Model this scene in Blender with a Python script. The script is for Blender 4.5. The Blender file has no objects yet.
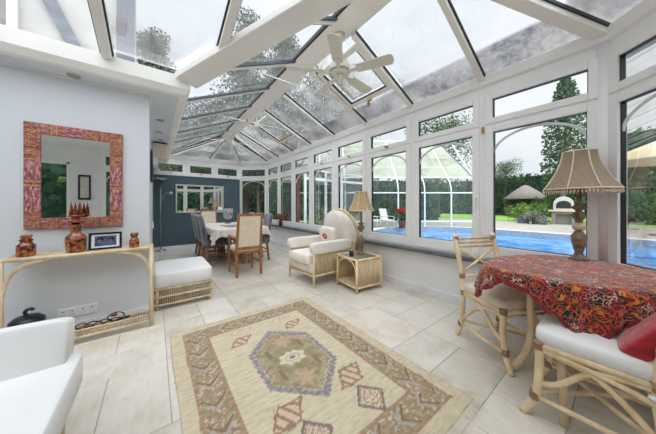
import bpy, math, random
from mathutils import Vector, Matrix, noise, geometry
random.seed(7)
PI = math.pi
C = bpy.context.scene.collection
R = math.radians

# ------------------------------------------------------------------ materials
def newmat(name):
    m = bpy.data.materials.new(name); m.use_nodes = True
    nt = m.node_tree; nt.nodes.clear()
    return m, nt
def nd(nt, typ, ins=None, **kw):
    n = nt.nodes.new(typ)
    for k, v in kw.items(): setattr(n, k, v)
    if ins:
        for k, v in ins.items():
            if hasattr(v, 'is_output') or isinstance(v, bpy.types.NodeSocket): nt.links.new(v, n.inputs[k])
            else: n.inputs[k].default_value = v
    return n
def c4(c): return (c[0], c[1], c[2], 1.0)
def srgb(r, g, b):
    f = lambda v: (v/255/12.92) if v/255 <= .04045 else ((v/255+.055)/1.055)**2.4
    return (f(r), f(g), f(b))
def ramp(nt, fac, stops, interp='LINEAR'):
    n = nt.nodes.new('ShaderNodeValToRGB'); n.color_ramp.interpolation = interp
    e = n.color_ramp.elements
    while len(e) > 1: e.remove(e[-1])
    e[0].position = stops[0][0]; e[0].color = c4(stops[0][1])
    for p, c in stops[1:]:
        x = e.new(p); x.color = c4(c)
    nt.links.new(fac, n.inputs[0])
    return n.outputs[0]
def objco(nt, scale=(1,1,1)):
    t = nd(nt, 'ShaderNodeTexCoord')
    m = nd(nt, 'ShaderNodeMapping', {0: t.outputs['Object']}); m.inputs['Scale'].default_value = scale
    return m.outputs[0]
def finish(m, nt, color, rough=.5, metal=0, bump=None, spec=.5, coat=0, emis=None, sheen=0, alpha=1):
    b = nd(nt, 'ShaderNodeBsdfPrincipled')
    if isinstance(color, tuple): b.inputs['Base Color'].default_value = c4(color)
    else: nt.links.new(color, b.inputs['Base Color'])
    b.inputs['Roughness'].default_value = rough; b.inputs['Metallic'].default_value = metal
    b.inputs['Specular IOR Level'].default_value = spec
    b.inputs['Coat Weight'].default_value = coat
    b.inputs['Sheen Weight'].default_value = sheen
    if emis: b.inputs['Emission Color'].default_value = c4(emis[0]); b.inputs['Emission Strength'].default_value = emis[1]
    if bump:
        bn = nd(nt, 'ShaderNodeBump', {'Strength': bump[1], 'Distance': bump[2] if len(bump) > 2 else .01, 'Height': bump[0]})
        nt.links.new(bn.outputs[0], b.inputs['Normal'])
    o = nd(nt, 'ShaderNodeOutputMaterial'); nt.links.new(b.outputs[0], o.inputs[0])
    return m
def mat(name, c1, c2=None, scale=6, stretch=(1,1,1), rough=.5, metal=0, bump=0, detail=4, spec=.5, coat=0, sheen=0, lo=.35, hi=.65):
    m, nt = newmat(name)
    c2 = c2 or tuple(x*.88 for x in c1)
    n = nd(nt, 'ShaderNodeTexNoise', {'Vector': objco(nt, stretch), 'Scale': scale, 'Detail': detail})
    col = ramp(nt, n.outputs[0], [(lo, c2), (hi, c1)])
    return finish(m, nt, col, rough, metal, (n.outputs[0], bump) if bump else None, spec, coat, sheen=sheen)

M = {}
M['upvc'] = mat('white_upvc', srgb(238,237,235), srgb(233,232,230), 2, rough=.35)
M['upvc_roof'] = mat('roof_upvc', srgb(240,237,231), srgb(232,229,223), 2, rough=.4)
M['wall'] = mat('painted_wall', srgb(214,217,221), srgb(210,214,218), 1.5, rough=.8)
M['wall_low'] = mat('painted_dwarf_wall', srgb(232,230,228), srgb(228,226,224), 1.5, rough=.8)
M['white_paint'] = mat('white_paint', srgb(232,231,230), srgb(226,225,224), 2, rough=.5)
M['blue'] = mat('slate_blue_paint', srgb(72,90,100), srgb(66,84,94), 3, rough=.7)
M['slate'] = mat('slate_sill', srgb(98,100,106), srgb(76,78,84), 9, rough=.3)
M['gasket_blue'] = mat('steel_blue_gasket', srgb(70,80,92), srgb(52,60,70), 8, rough=.4)
M['gasket'] = mat('rubber_gasket', (.012,.014,.018), rough=.5)
M['skirting'] = mat('white_skirting', srgb(226,226,228), rough=.4)
M['rattan'] = mat('pale_rattan', srgb(238,216,178), srgb(214,184,142), 14, (1,1,.35), rough=.35, bump=.15, coat=.2)
M['rattan_pale'] = mat('bleached_rattan', srgb(224,205,174), srgb(198,174,136), 14, (1,1,.35), rough=.4, bump=.15)
M['rattan_node'] = mat('rattan_binding', srgb(166,132,100), srgb(134,100,72), 30, rough=.5)
M['cane'] = mat('split_cane', srgb(232,210,172), srgb(206,180,138), 40, (1,1,.1), rough=.5)
M['cream'] = mat('cream_fabric', srgb(236,230,220), srgb(228,221,210), 5, rough=.9, bump=.12, sheen=.2)
M['white_fabric'] = mat('white_cotton', srgb(228,227,225), srgb(220,219,216), 3, rough=.9, bump=.1, sheen=.2)
M['beige_fabric'] = mat('beige_fabric', srgb(222,208,190), srgb(212,198,178), 8, rough=.9, sheen=.2)
M['ecru'] = mat('ecru_upholstery', srgb(230,214,192), srgb(220,203,180), 12, rough=.9)
M['wood'] = mat('orange_teak', srgb(176,118,66), srgb(142,90,48), 9, (1,1,.12), rough=.4, coat=.2)
M['darkwood'] = mat('dark_wood', srgb(108,66,40), srgb(80,46,28), 9, (1,1,.12), rough=.4)
M['linen'] = mat('table_linen', srgb(216,208,198), srgb(196,188,178), 7, rough=.85, bump=.15)
M['black'] = mat('black_plastic', (.012,.012,.014), rough=.35)
M['blackframe'] = mat('black_lacquer', (.015,.015,.015), rough=.25)
M['brass'] = mat('brass', srgb(190,150,80), srgb(160,120,60), 10, rough=.3, metal=1)
M['steel'] = mat('brushed_steel', srgb(170,170,168), rough=.3, metal=1)
M['chrome'] = mat('pale_metal', srgb(200,196,186), rough=.35, metal=.7)
M['fan'] = mat('fan_enamel', srgb(226,222,208), srgb(216,212,198), 4, rough=.35)
M['red_velvet'] = mat('red_velvet', srgb(196,26,40), srgb(140,12,26), 22, rough=.9, bump=.4, sheen=.5)
M['lampwood'] = mat('carved_lamp_wood', srgb(142,122,102), srgb(92,74,58), 24, rough=.55, bump=.3)
M['onyx'] = mat('cream_stone_ball', srgb(214,196,170), srgb(188,166,138), 12, rough=.3)
M['shade'] = mat('taupe_lampshade', srgb(158,138,116), srgb(146,126,104), 60, (1,1,.1), rough=.8)
M['shade2'] = mat('straw_lampshade', srgb(190,164,124), srgb(172,146,108), 60, (1,1,.1), rough=.8)
M['shade_trim'] = mat('cream_braid', srgb(226,214,194), srgb(206,192,170), 60, rough=.8)
M['smoked'] = mat('smoked_glass_top', srgb(140,136,126), srgb(126,122,114), 3, rough=.08)
M['red_pot'] = mat('dark_red_vase', srgb(130,14,34), srgb(96,8,24), 6, rough=.15)
M['dryflower'] = mat('dried_flowers', srgb(150,92,70), srgb(100,52,42), 30, rough=.9)
M['amber'] = mat('amber_mottled_ceramic', srgb(176,96,40), srgb(60,16,20), 34, rough=.2, lo=.42, hi=.6, coat=.6)
M['copper'] = mat('copper_tips', srgb(150,82,56), srgb(110,54,38), 20, rough=.3, metal=.5)
M['stone_grey'] = mat('grey_stone', srgb(150,146,140), srgb(120,116,110), 20, rough=.6)
M['patio'] = mat('patio_stone', srgb(178,172,162), srgb(158,152,143), 3, rough=.8)
M['coping'] = mat('pool_coping', srgb(204,203,200), srgb(192,191,188), 4, rough=.7)
M['pooltile'] = mat('pool_wall_tile', srgb(150,164,176), srgb(128,146,160), 12, rough=.4)
M['lawn'] = mat('lawn_grass', srgb(150,182,84), srgb(118,158,60), 2, rough=.95)
M['bark'] = mat('tree_bark', srgb(96,84,72), srgb(64,56,48), 10, rough=.9)
M['render_wall'] = mat('house_render', srgb(206,202,196), srgb(190,187,182), 3, rough=.9)
M['lead'] = mat('lead_downpipe', srgb(120,126,134), srgb(96,102,112), 8, rough=.6)
M['terracotta'] = mat('terracotta', srgb(150,84,62), srgb(120,64,46), 10, rough=.8)
M['planter'] = mat('slate_planter', srgb(96,104,116), srgb(80,88,100), 6, rough=.6)
M['thatch'] = mat('thatched_roof', srgb(150,142,138), srgb(112,104,100), 20, (1,1,.2), rough=1, bump=.5)
M['parasol'] = mat('cream_parasol', srgb(226,206,170), rough=.9)
M['brick'] = mat('red_brick', srgb(120,70,58), srgb(92,54,44), 12, rough=.9)
M['roof_tile'] = mat('brown_roof_tile', srgb(120,92,78), srgb(96,72,60), 12, rough=.9)
M['garden_chair'] = mat('garden_chair_grey', srgb(206,202,196), rough=.6)
M['alu'] = mat('enclosure_aluminium', srgb(226,230,232), rough=.4)
def leafmat(name, a, b):
    m, nt = newmat(name)
    g = nd(nt, 'ShaderNodeNewGeometry')
    n = nd(nt, 'ShaderNodeTexNoise', {'Vector': g.outputs['Position'], 'Scale': 1.3, 'Detail': 3})
    vf = nd(nt, 'ShaderNodeTexVoronoi', {'Vector': g.outputs['Position'], 'Scale': 5.5})
    sv = nd(nt, 'ShaderNodeSeparateColor', {0: vf.outputs['Color']})
    ad = nd(nt, 'ShaderNodeMath', {0: n.outputs[0], 1: g.outputs['Random Per Island']}, operation='ADD')
    a2 = nd(nt, 'ShaderNodeMath', {0: ad.outputs[0], 1: sv.outputs[0]}, operation='ADD')
    h = nd(nt, 'ShaderNodeMath', {0: a2.outputs[0], 1: .3333}, operation='MULTIPLY')
    col = ramp(nt, h.outputs[0], [(.2, tuple(x*.55 for x in b)), (.45, b), (.75, a)])
    d = nd(nt, 'ShaderNodeBsdfDiffuse', {0: col}); t = nd(nt, 'ShaderNodeBsdfTranslucent', {0: col})
    mx = nd(nt, 'ShaderNodeMixShader', {0: .35, 1: d.outputs[0], 2: t.outputs[0]})
    o = nd(nt, 'ShaderNodeOutputMaterial'); nt.links.new(mx.outputs[0], o.inputs[0])
    return m
M['leaf_dark'] = leafmat('dark_conifer_leaf', srgb(128,138,116), srgb(74,88,74))
M['leaf_mid'] = leafmat('mid_green_leaf', srgb(126,150,104), srgb(66,92,66))
M['leaf_light'] = leafmat('fresh_green_leaf', srgb(168,190,110), srgb(96,130,66))
M['leaf_hedge'] = leafmat('hedge_leaf', srgb(84,114,88), srgb(38,62,48))
M['leaf_red'] = leafmat('red_flower_petal', srgb(214,84,50), srgb(160,40,30))
M['leaf_pale'] = leafmat('lavender_leaf', srgb(176,172,160), srgb(134,140,118))

def glassmat(name, tint, gloss=1.0, haze=None, stain=None, gcol=(1,1,1)):
    """thin pane: transparent, fresnel reflection, optional dirt"""
    m, nt = newmat(name)
    tr = nd(nt, 'ShaderNodeBsdfTransparent', {0: c4(tint)})
    gl = nd(nt, 'ShaderNodeBsdfGlossy', {0: c4(gcol), 1: .0})
    fr = nd(nt, 'ShaderNodeFresnel', {0: 1.45})
    fm = nd(nt, 'ShaderNodeMath', {0: fr.outputs[0], 1: gloss}, operation='MULTIPLY')
    mx = nd(nt, 'ShaderNodeMixShader', {0: fm.outputs[0], 1: tr.outputs[0], 2: gl.outputs[0]})
    out = mx.outputs[0]
    g = nd(nt, 'ShaderNodeNewGeometry')
    if haze:
        n = nd(nt, 'ShaderNodeTexNoise', {'Vector': g.outputs['Position'], 'Scale': haze[1], 'Detail': 6})
        mr = nd(nt, 'ShaderNodeMapRange', {0: n.outputs[0], 1: .4, 2: .75, 3: haze[0]*.4, 4: haze[0]})
        df = nd(nt, 'ShaderNodeBsdfDiffuse', {0: c4(haze[2])}); tl = nd(nt, 'ShaderNodeBsdfTranslucent', {0: c4(haze[2])})
        dm = nd(nt, 'ShaderNodeMixShader', {0: .5, 1: df.outputs[0], 2: tl.outputs[0]})
        m2 = nd(nt, 'ShaderNodeMixShader', {0: mr.outputs[0], 1: out, 2: dm.outputs[0]}); out = m2.outputs[0]
    if stain:                                     # grime and lichen settled on the lowest strip of the pane
        sp = nd(nt, 'ShaderNodeSeparateXYZ', {0: g.outputs['Position']})
        n = nd(nt, 'ShaderNodeTexNoise', {'Vector': g.outputs['Position'], 'Scale': 16, 'Detail': 9, 'Roughness': .75})
        n2 = nd(nt, 'ShaderNodeTexNoise', {'Vector': g.outputs['Position'], 'Scale': 2.2, 'Detail': 3})
        a = nd(nt, 'ShaderNodeMapRange', {0: sp.outputs[2], 1: stain[0]-.008, 2: stain[0]+.006, 3: 1, 4: 0})
        b = nd(nt, 'ShaderNodeMapRange', {0: n.outputs[0], 1: .3, 2: .62, 3: .45, 4: .92})
        ab = nd(nt, 'ShaderNodeMath', {0: a.outputs[0], 1: b.outputs[0]}, operation='MULTIPLY')
        cc = ramp(nt, n2.outputs[0], [(.38, srgb(150,146,142)), (.62, srgb(88,86,90))])
        df = nd(nt, 'ShaderNodeBsdfTranslucent', {0: cc}); d2 = nd(nt, 'ShaderNodeBsdfDiffuse', {0: cc})
        dm = nd(nt, 'ShaderNodeMixShader', {0: .45, 1: df.outputs[0], 2: d2.outputs[0]})
        m3 = nd(nt, 'ShaderNodeMixShader', {0: ab.outputs[0], 1: out, 2: dm.outputs[0]}); out = m3.outputs[0]
    o = nd(nt, 'ShaderNodeOutputMaterial'); nt.links.new(out, o.inputs[0])
    return m
M['glass'] = glassmat('window_glass', (.95,.97,.96), .4)
M['roofglass'] = glassmat('roof_glass', (.93,.95,.96), .5, (.42, 3.0, (.85,.86,.87)), (2.765,))
M['roofglass_clear'] = glassmat('roof_glass_clear', (.93,.95,.97), .3, (.22, 2.0, (.85,.86,.87)))
M['clearglass'] = glassmat('drinking_glass', (.86,.88,.86), 1.3, (.25, 8, (.8,.82,.8)))
M['canopyglass'] = glassmat('pool_canopy_sheet', (.8,.86,.78), .4, (1.6, 1.0, (.60,.64,.52)))
M['canopyclear'] = glassmat('pool_canopy_glass', (.9,.94,.92), .3, (.10, 1.0, (.8,.84,.8)))

m, nt = newmat('mirror_silver')
g = nd(nt, 'ShaderNodeBsdfGlossy', {0: (.86,.9,.88,1), 1: 0.0}); o = nd(nt, 'ShaderNodeOutputMaterial'); nt.links.new(g.outputs[0], o.inputs[0]); M['mirror'] = m

m, nt = newmat('pool_water')
n = nd(nt, 'ShaderNodeTexNoise', {'Vector': objco(nt, (1,1,1)), 'Scale': 1.6, 'Detail': 4, 'Distortion': .6})
col = ramp(nt, n.outputs[0], [(.35, srgb(56,122,196)), (.6, srgb(110,172,228))])
M['water'] = finish(m, nt, col, .08, 0, (n.outputs[0], .5, .05))

# stone floor tiles: tone per tile in a mesh attribute
m, nt = newmat('travertine_tile')
at = nd(nt, 'ShaderNodeAttribute', attribute_name='tone')
n = nd(nt, 'ShaderNodeTexNoise', {'Vector': objco(nt, (1,1,1)), 'Scale': 3.5, 'Detail': 7, 'Distortion': .8})
n3 = nd(nt, 'ShaderNodeTexNoise', {'Vector': objco(nt, (3,1,1)), 'Scale': 11, 'Detail': 5})
s = nd(nt, 'ShaderNodeMath', {0: n.outputs[0], 1: at.outputs['Fac']}, operation='ADD')
s2 = nd(nt, 'ShaderNodeMath', {0: s.outputs[0], 1: .5}, operation='MULTIPLY')
col = ramp(nt, s2.outputs[0], [(.26, srgb(180,170,154)), (.40, srgb(202,195,182)), (.56, srgb(217,211,200)), (.66, srgb(208,197,179)), (.8, srgb(194,181,160))])
mx = nd(nt, 'ShaderNodeMixRGB', {0: .22, 1: col, 2: n3.outputs[0]}, blend_type='OVERLAY')
M['tile'] = finish(m, nt, mx.outputs[0], .3, 0, (n.outputs[0], .05))
M['grout'] = mat('tile_grout', srgb(166,160,148), srgb(152,146,134), 12, rough=.9)

# grey chair upholstery with pale streaks
m, nt = newmat('grey_streaked_velvet')
n = nd(nt, 'ShaderNodeTexNoise', {'Vector': objco(nt, (1,5,1)), 'Scale': 6, 'Detail': 5, 'Distortion': 1.2})
col = ramp(nt, n.outputs[0], [(.36, srgb(66,67,76)), (.5, srgb(98,99,108)), (.66, srgb(142,142,150))])
M['grey_velvet'] = finish(m, nt, col, .8, sheen=.4)

# embroidered table throw
m, nt = newmat('embroidered_throw')
co = objco(nt, (1,1,1))
nz = nd(nt, 'ShaderNodeTexNoise', {'Vector': co, 'Scale': 9, 'Detail': 3})
wv = nd(nt, 'ShaderNodeVectorMath', {0: nz.outputs[1], 1: (.12,.12,.12)}, operation='MULTIPLY')
wc = nd(nt, 'ShaderNodeVectorMath', {0: co, 1: wv.outputs[0]}, operation='ADD')
vo = nd(nt, 'ShaderNodeTexVoronoi', {'Vector': wc.outputs[0], 'Scale': 36}, feature='F1')
sep = nd(nt, 'ShaderNodeSeparateColor', {0: vo.outputs['Color']})
col = ramp(nt, sep.outputs[0], [(0, srgb(120,12,22)), (.26, srgb(26,32,50)), (.38, srgb(160,24,26)), (.5, srgb(20,48,52)), (.62, srgb(190,80,30)), (.68, srgb(84,16,38)), (.82, srgb(222,138,44)), (.88, srgb(128,12,24))], 'CONSTANT')
rg = ramp(nt, vo.outputs['Distance'], [(0, srgb(226,160,70)), (.12, srgb(120,30,40)), (.3, srgb(255,255,255)), (.6, (.55,.5,.5))])
mm = nd(nt, 'ShaderNodeMixRGB', {0: 1, 1: col, 2: rg}, blend_type='MULTIPLY')
v2 = nd(nt, 'ShaderNodeTexVoronoi', {'Vector': wc.outputs[0], 'Scale': 24}, feature='DISTANCE_TO_EDGE')
ln = nd(nt, 'ShaderNodeMapRange', {0: v2.outputs['Distance'], 1: .0, 2: .05, 3: .9, 4: 0})
n5 = nd(nt, 'ShaderNodeTexNoise', {'Vector': co, 'Scale': 9, 'Detail': 2})
lc = ramp(nt, n5.outputs[0], [(.4, srgb(232,128,56)), (.5, srgb(214,44,40)), (.58, srgb(236,206,180))])
m2 = nd(nt, 'ShaderNodeMixRGB', {0: ln.outputs[0], 1: mm.outputs[0], 2: lc}, blend_type='MIX')
wv2 = nd(nt, 'ShaderNodeTexVoronoi', {'Vector': wc.outputs[0], 'Scale': 13}, feature='F1')     # looped cord couching
rg2 = nd(nt, 'ShaderNodeMath', {0: wv2.outputs['Distance'], 1: 34.0}, operation='MULTIPLY'); sn = nd(nt, 'ShaderNodeMath', {0: rg2.outputs[0]}, operation='SINE')
lp = nd(nt, 'ShaderNodeMapRange', {0: sn.outputs[0], 1: .91, 2: .985, 3: 0, 4: .85})
lc2 = ramp(nt, n5.outputs[0], [(.4, srgb(240,170,70)), (.52, srgb(226,90,40)), (.62, srgb(240,220,200))])
m2 = nd(nt, 'ShaderNodeMixRGB', {0: lp.outputs[0], 1: m2.outputs[0], 2: lc2}, blend_type='MIX')
at = nd(nt, 'ShaderNodeAttribute', attribute_name='zone')       # 0 body, 1 hem
m3 = nd(nt, 'ShaderNodeMixRGB', {0: at.outputs['Fac'], 1: m2.outputs[0], 2: c4(srgb(132,14,28))}, blend_type='MIX')
# round purple medallion in the middle
ln2 = nd(nt, 'ShaderNodeVectorMath', {0: co}, operation='LENGTH')
md = nd(nt, 'ShaderNodeMapRange', {0: ln2.outputs['Value'], 1: .2, 2: .23, 3: .6, 4: 0})
m4 = nd(nt, 'ShaderNodeMixRGB', {0: md.outputs[0], 1: m3.outputs[0], 2: c4(srgb(116,44,70))}, blend_type='MIX')
M['throw'] = finish(m, nt, m4.outputs[0], .85, 0, (vo.outputs['Distance'], .35, .01), sheen=.3)

# woven patchwork mirror frame: bands run across each side
def textile(name, axis, seed):
    m, nt = newmat(name)
    co = objco(nt, (1,1,1))
    sp = nd(nt, 'ShaderNodeSeparateXYZ', {0: co})
    a = nd(nt, 'ShaderNodeMath', {0: sp.outputs[axis], 1: seed}, operation='ADD')
    w = nd(nt, 'ShaderNodeTexNoise', {'W': a.outputs[0], 'Scale': 60, 'Detail': 4}, noise_dimensions='1D')
    big = nd(nt, 'ShaderNodeTexNoise', {'W': a.outputs[0], 'Scale': 4.5, 'Detail': 1}, noise_dimensions='1D')
    bands = ramp(nt, w.outputs[0], [(0, srgb(60,40,60)), (.36, srgb(176,74,54)), (.43, srgb(214,156,96)), (.49, srgb(86,92,104)), (.53, srgb(206,122,64)), (.58, srgb(150,40,52)), (.64, srgb(226,190,140))], 'CONSTANT')
    ch = nd(nt, 'ShaderNodeTexChecker', {'Vector': co, 'Scale': 90}); ch.inputs[1].default_value = (1,1,1,1); ch.inputs[2].default_value = (.35,.32,.36,1)
    vm = nd(nt, 'ShaderNodeTexVoronoi', {'Vector': co, 'Scale': 75}, distance='MANHATTAN'); vs_ = nd(nt, 'ShaderNodeSeparateColor', {0: vm.outputs['Color']})
    vc = ramp(nt, vs_.outputs[0], [(0, srgb(196,120,84)), (.3, srgb(120,60,64)), (.5, srgb(208,172,130)), (.7, srgb(96,100,112)), (.85, srgb(176,84,60))], 'CONSTANT')
    b0_ = nd(nt, 'ShaderNodeMixRGB', {0: .5, 1: bands, 2: vc}, blend_type='MIX')
    bm = nd(nt, 'ShaderNodeMixRGB', {0: .6, 1: b0_.outputs[0], 2: ch.outputs[0]}, blend_type='MULTIPLY')
    nz = nd(nt, 'ShaderNodeTexNoise', {'Vector': objco(nt, (3,3,9) if axis != 2 else (9,9,3)), 'Scale': 9, 'Detail': 4})
    fade = ramp(nt, nz.outputs[0], [(.36, srgb(112,70,92)), (.5, srgb(166,92,92)), (.64, srgb(196,158,150))])
    sel = nd(nt, 'ShaderNodeMapRange', {0: big.outputs[0], 1: .5, 2: .54, 3: 0, 4: 1})
    mx = nd(nt, 'ShaderNodeMixRGB', {0: sel.outputs[0], 1: bm.outputs[0], 2: fade}, blend_type='MIX')
    return finish(m, nt, mx.outputs[0], .85, 0, (w.outputs[0], .2, .004))
M['tex_v'] = textile('kilim_strip_upright', 2, .31)
M['tex_h'] = textile('kilim_strip_level', 0, 1.73)

# rug: woven design held as vertex colours, wool grain by noise
m, nt = newmat('woven_rug')
at = nd(nt, 'ShaderNodeAttribute', attribute_name='weave')
n = nd(nt, 'ShaderNodeTexNoise', {'Vector': objco(nt, (1,4,1)), 'Scale': 14, 'Detail': 6, 'Roughness': .7})
gr = ramp(nt, n.outputs[0], [(.32, (.74,.73,.72)), (.5, (.97,.97,.97)), (.68, (1.12,1.12,1.1))])
mx = nd(nt, 'ShaderNodeMixRGB', {0: .85, 1: at.outputs['Color'], 2: gr}, blend_type='MULTIPLY')
n2 = nd(nt, 'ShaderNodeTexNoise', {'Vector': objco(nt, (1,1,1)), 'Scale': 180, 'Detail': 2})
M['rug'] = finish(m, nt, mx.outputs[0], .95, 0, (n2.outputs[0], .4, .004))
M['fringe'] = mat('wool_fringe', srgb(222,212,192), rough=.95)

# ------------------------------------------------------------------ mesh building
class MB:
    def __init__(s): s.v = []; s.f = []; s.sm = []; s.attr = []
    def add(s, vs, fs, smooth=False):
        o = len(s.v); s.v += [tuple(v) for v in vs]
        for f in fs: s.f.append(tuple(i+o for i in f)); s.sm.append(smooth)
        return s
    def box(s, x0, x1, y0, y1, z0, z1, T=None):
        vs = [Vector((x,y,z)) for x in (x0,x1) for y in (y0,y1) for z in (z0,z1)]
        if T: vs = [T @ v for v in vs]
        return s.add(vs, [(0,1,3,2),(4,6,7,5),(0,4,5,1),(2,3,7,6),(0,2,6,4),(1,5,7,3)])
    def bar(s, p0, p1, w, h, up=(0,0,1)):
        p0 = Vector(p0); p1 = Vector(p1); d = (p1-p0).normalized(); up = Vector(up)
        a = d.cross(up).normalized(); b = a.cross(d).normalized()
        vs = [p + a*(i*w/2) + b*(j*h/2) for p in (p0,p1) for i in (-1,1) for j in (-1,1)]
        return s.add(vs, [(0,1,3,2),(4,6,7,5),(0,4,5,1),(2,3,7,6),(0,2,6,4),(1,5,7,3)])
    def tube(s, pts, r, n=8, closed=False):
        pts = [Vector(p) for p in pts]; m = len(pts)
        rs = r if isinstance(r, (list, tuple)) else [r]*m
        tan = []
        for i in range(m):
            a = pts[(i-1) % m] if (closed or i > 0) else pts[i]; b = pts[(i+1) % m] if (closed or i < m-1) else pts[i]
            tan.append((b-a).normalized())
        t = tan[0]; u = t.orthogonal().normalized(); vs = []
        for i in range(m):
            q = tan[i]; u = (u - q*u.dot(q))
            u = u.normalized() if u.length > 1e-6 else q.orthogonal().normalized()
            w = q.cross(u)
            vs += [pts[i] + (u*math.cos(2*PI*k/n) + w*math.sin(2*PI*k/n))*rs[i] for k in range(n)]
        fs = []
        for i in range(m if closed else m-1):
            j = (i+1) % m
            fs += [(i*n+k, i*n+(k+1) % n, j*n+(k+1) % n, j*n+k) for k in range(n)]
        s.add(vs, fs, True)
        if not closed:
            o = len(s.v) - len(vs)
            s.f.append(tuple(o+k for k in reversed(range(n)))); s.sm.append(False)
            s.f.append(tuple(o+(m-1)*n+k for k in range(n))); s.sm.append(False)
        return s
    def curve(s, pts, r, n=8, sub=6, closed=False):
        return s.tube(catmull(pts, sub, closed), r, n, closed)
    def lathe(s, prof, c=(0,0,0), n=24, sides=None, T=None):
        vs = []; c = Vector(c)
        for (r, z) in prof:
            for k in range(n):
                a = 2*PI*k/n; rr = r*(sides(a) if sides else 1)
                v = Vector((rr*math.cos(a), rr*math.sin(a), z)) + c
                vs.append(T @ v if T else v)
        fs = [(i*n+k, i*n+(k+1) % n, (i+1)*n+(k+1) % n, (i+1)*n+k) for i in range(len(prof)-1) for k in range(n)]
        s.add(vs, fs, True)
        o = len(s.v)-len(vs)
        if prof[0][0] > 1e-4: s.f.append(tuple(o+k for k in reversed(range(n)))); s.sm.append(False)
        if prof[-1][0] > 1e-4: s.f.append(tuple(o+(len(prof)-1)*n+k for k in range(n))); s.sm.append(False)
        return s
    def cushion(s, c, size, e1=.25, e2=.25, nu=28, nv=14, T=None, puff=0, wob=0):
        """superellipsoid pad"""
        def sg(w, e): return math.copysign(abs(w)**e, w)
        vs = []; c = Vector(c)
        for j in range(nv+1):
            ph = -PI/2 + PI*j/nv
            for i in range(nu):
                th = 2*PI*i/nu
                x = sg(math.cos(ph), e1)*sg(math.cos(th), e2); y = sg(math.cos(ph), e1)*sg(math.sin(th), e2); z = sg(math.sin(ph), e1)
                z *= 1 + puff*(1-min(1, x*x))*(1-min(1, y*y))
                v = Vector((x*size[0]/2, y*size[1]/2, z*size[2]/2))
                if wob: v += Vector((0,0,wob*noise.noise(v*5+c)))
                v = (T @ v if T else v) + c
                vs.append(v)
        fs = [(j*nu+i, j*nu+(i+1) % nu, (j+1)*nu+(i+1) % nu, (j+1)*nu+i) for j in range(nv) for i in range(nu)]
        return s.add(vs, fs, True)
    def prism(s, poly, z0, z1, T=None):
        n = len(poly)
        vs = [Vector((p[0], p[1], z0)) for p in poly] + [Vector((p[0], p[1], z1)) for p in poly]
        if T: vs = [T @ v for v in vs]
        return s.add(vs, [tuple(reversed(range(n))), tuple(range(n, 2*n))] + [(i, (i+1) % n, n+(i+1) % n, n+i) for i in range(n)])
    def plate(s, poly3, th, up=None):
        """3-D polygon given a thickness along its normal"""
        p = [Vector(q) for q in poly3]; n = len(p)
        nr = Vector((0,0,0))
        for i in range(n): nr += p[i].cross(p[(i+1) % n])
        nr.normalize()
        if nr.z < 0: nr = -nr; p.reverse()
        return s.add([q for q in p] + [q + nr*th for q in p], [tuple(reversed(range(n))), tuple(range(n, 2*n))] + [(i, (i+1) % n, n+(i+1) % n, n+i) for i in range(n)])
    def sweep(s, prof, path, closed=False):
        """cross-section (offset to the right of travel, z) along a level path with mitred corners"""
        n = len(path); P = [Vector((p[0], p[1])) for p in path]; vs = []; k = len(prof)
        for i in range(n):
            a = (P[i]-P[i-1]).normalized() if i > 0 else None
            b = (P[i+1]-P[i]).normalized() if i < n-1 else None
            if a is None: a = b
            if b is None: b = a
            na = Vector((a.y, -a.x)); nb = Vector((b.y, -b.x)); m_ = (na+nb).normalized(); m_ = m_/max(.2, m_.dot(na))
            vs += [(P[i].x+m_.x*o, P[i].y+m_.y*o, z) for o, z in prof]
        fs = [(i*k+j, i*k+(j+1) % k, (i+1)*k+(j+1) % k, (i+1)*k+j) for i in range(n-1) for j in range(k)]
        fs += [tuple(range(k)), tuple((n-1)*k+j for j in reversed(range(k)))]
        return s.add(vs, fs)
    def build(s, name, material, parent=None, bevel=0, loc=None, rz=0):
        me = bpy.data.meshes.new(name); me.from_pydata(s.v, [], s.f); me.update()
        me.polygons.foreach_set('use_smooth', s.sm)
        me.materials.append(material if not isinstance(material, str) else M[material])
        import bmesh
        bm = bmesh.new(); bm.from_mesh(me); bmesh.ops.recalc_face_normals(bm, faces=bm.faces); bm.to_mesh(me); bm.free()
        o = bpy.data.objects.new(name, me); C.objects.link(o)
        if parent: o.parent = parent
        if loc: o.location = loc
        if rz: o.rotation_euler = (0,0,rz)
        if bevel:
            b = o.modifiers.new('edge', 'BEVEL'); b.width = bevel; b.segments = 2; b.limit_method = 'ANGLE'
        return o
def catmull(pts, sub=6, closed=False):
    p = [Vector(q) for q in pts]; n = len(p); out = []
    for i in range(n if closed else n-1):
        a = p[(i-1) % n] if closed or i > 0 else p[i]*2-p[i+1]
        b = p[i]; c = p[(i+1) % n]
        d = p[(i+2) % n] if closed or i < n-2 else c*2-b
        for k in range(sub):
            t = k/sub
            out.append(.5*((2*b)+(c-a)*t+(2*a-5*b+4*c-d)*t*t+(3*b-a-3*c+d)*t**3))
    if not closed: out.append(p[-1])
    return out
def tag(o, label=None, cat=None, group=None, kind=None):
    if label: o['label'] = label
    if cat: o['category'] = cat
    if group: o['group'] = group
    if kind: o['kind'] = kind
    return o
def thing(name, label, cat, loc=(0,0,0), rz=0, group=None):
    o = bpy.data.objects.new(name, None); C.objects.link(o); o.empty_display_size = .1
    o.location = loc; o.rotation_euler = (0,0,rz)
    return tag(o, label, cat, group)
def struct(o): o['kind'] = 'structure'; return o
def sempty(name):
    o = bpy.data.objects.new(name, None); C.objects.link(o); o['kind'] = 'structure'; return o
def kids(o): return [c for c in bpy.data.objects if c.parent == o]
def copy_tree(o, parent=None):
    c = o.copy(); C.objects.link(c)
    if parent: c.parent = parent
    for k in kids(o): copy_tree(k, c)
    return c
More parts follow.
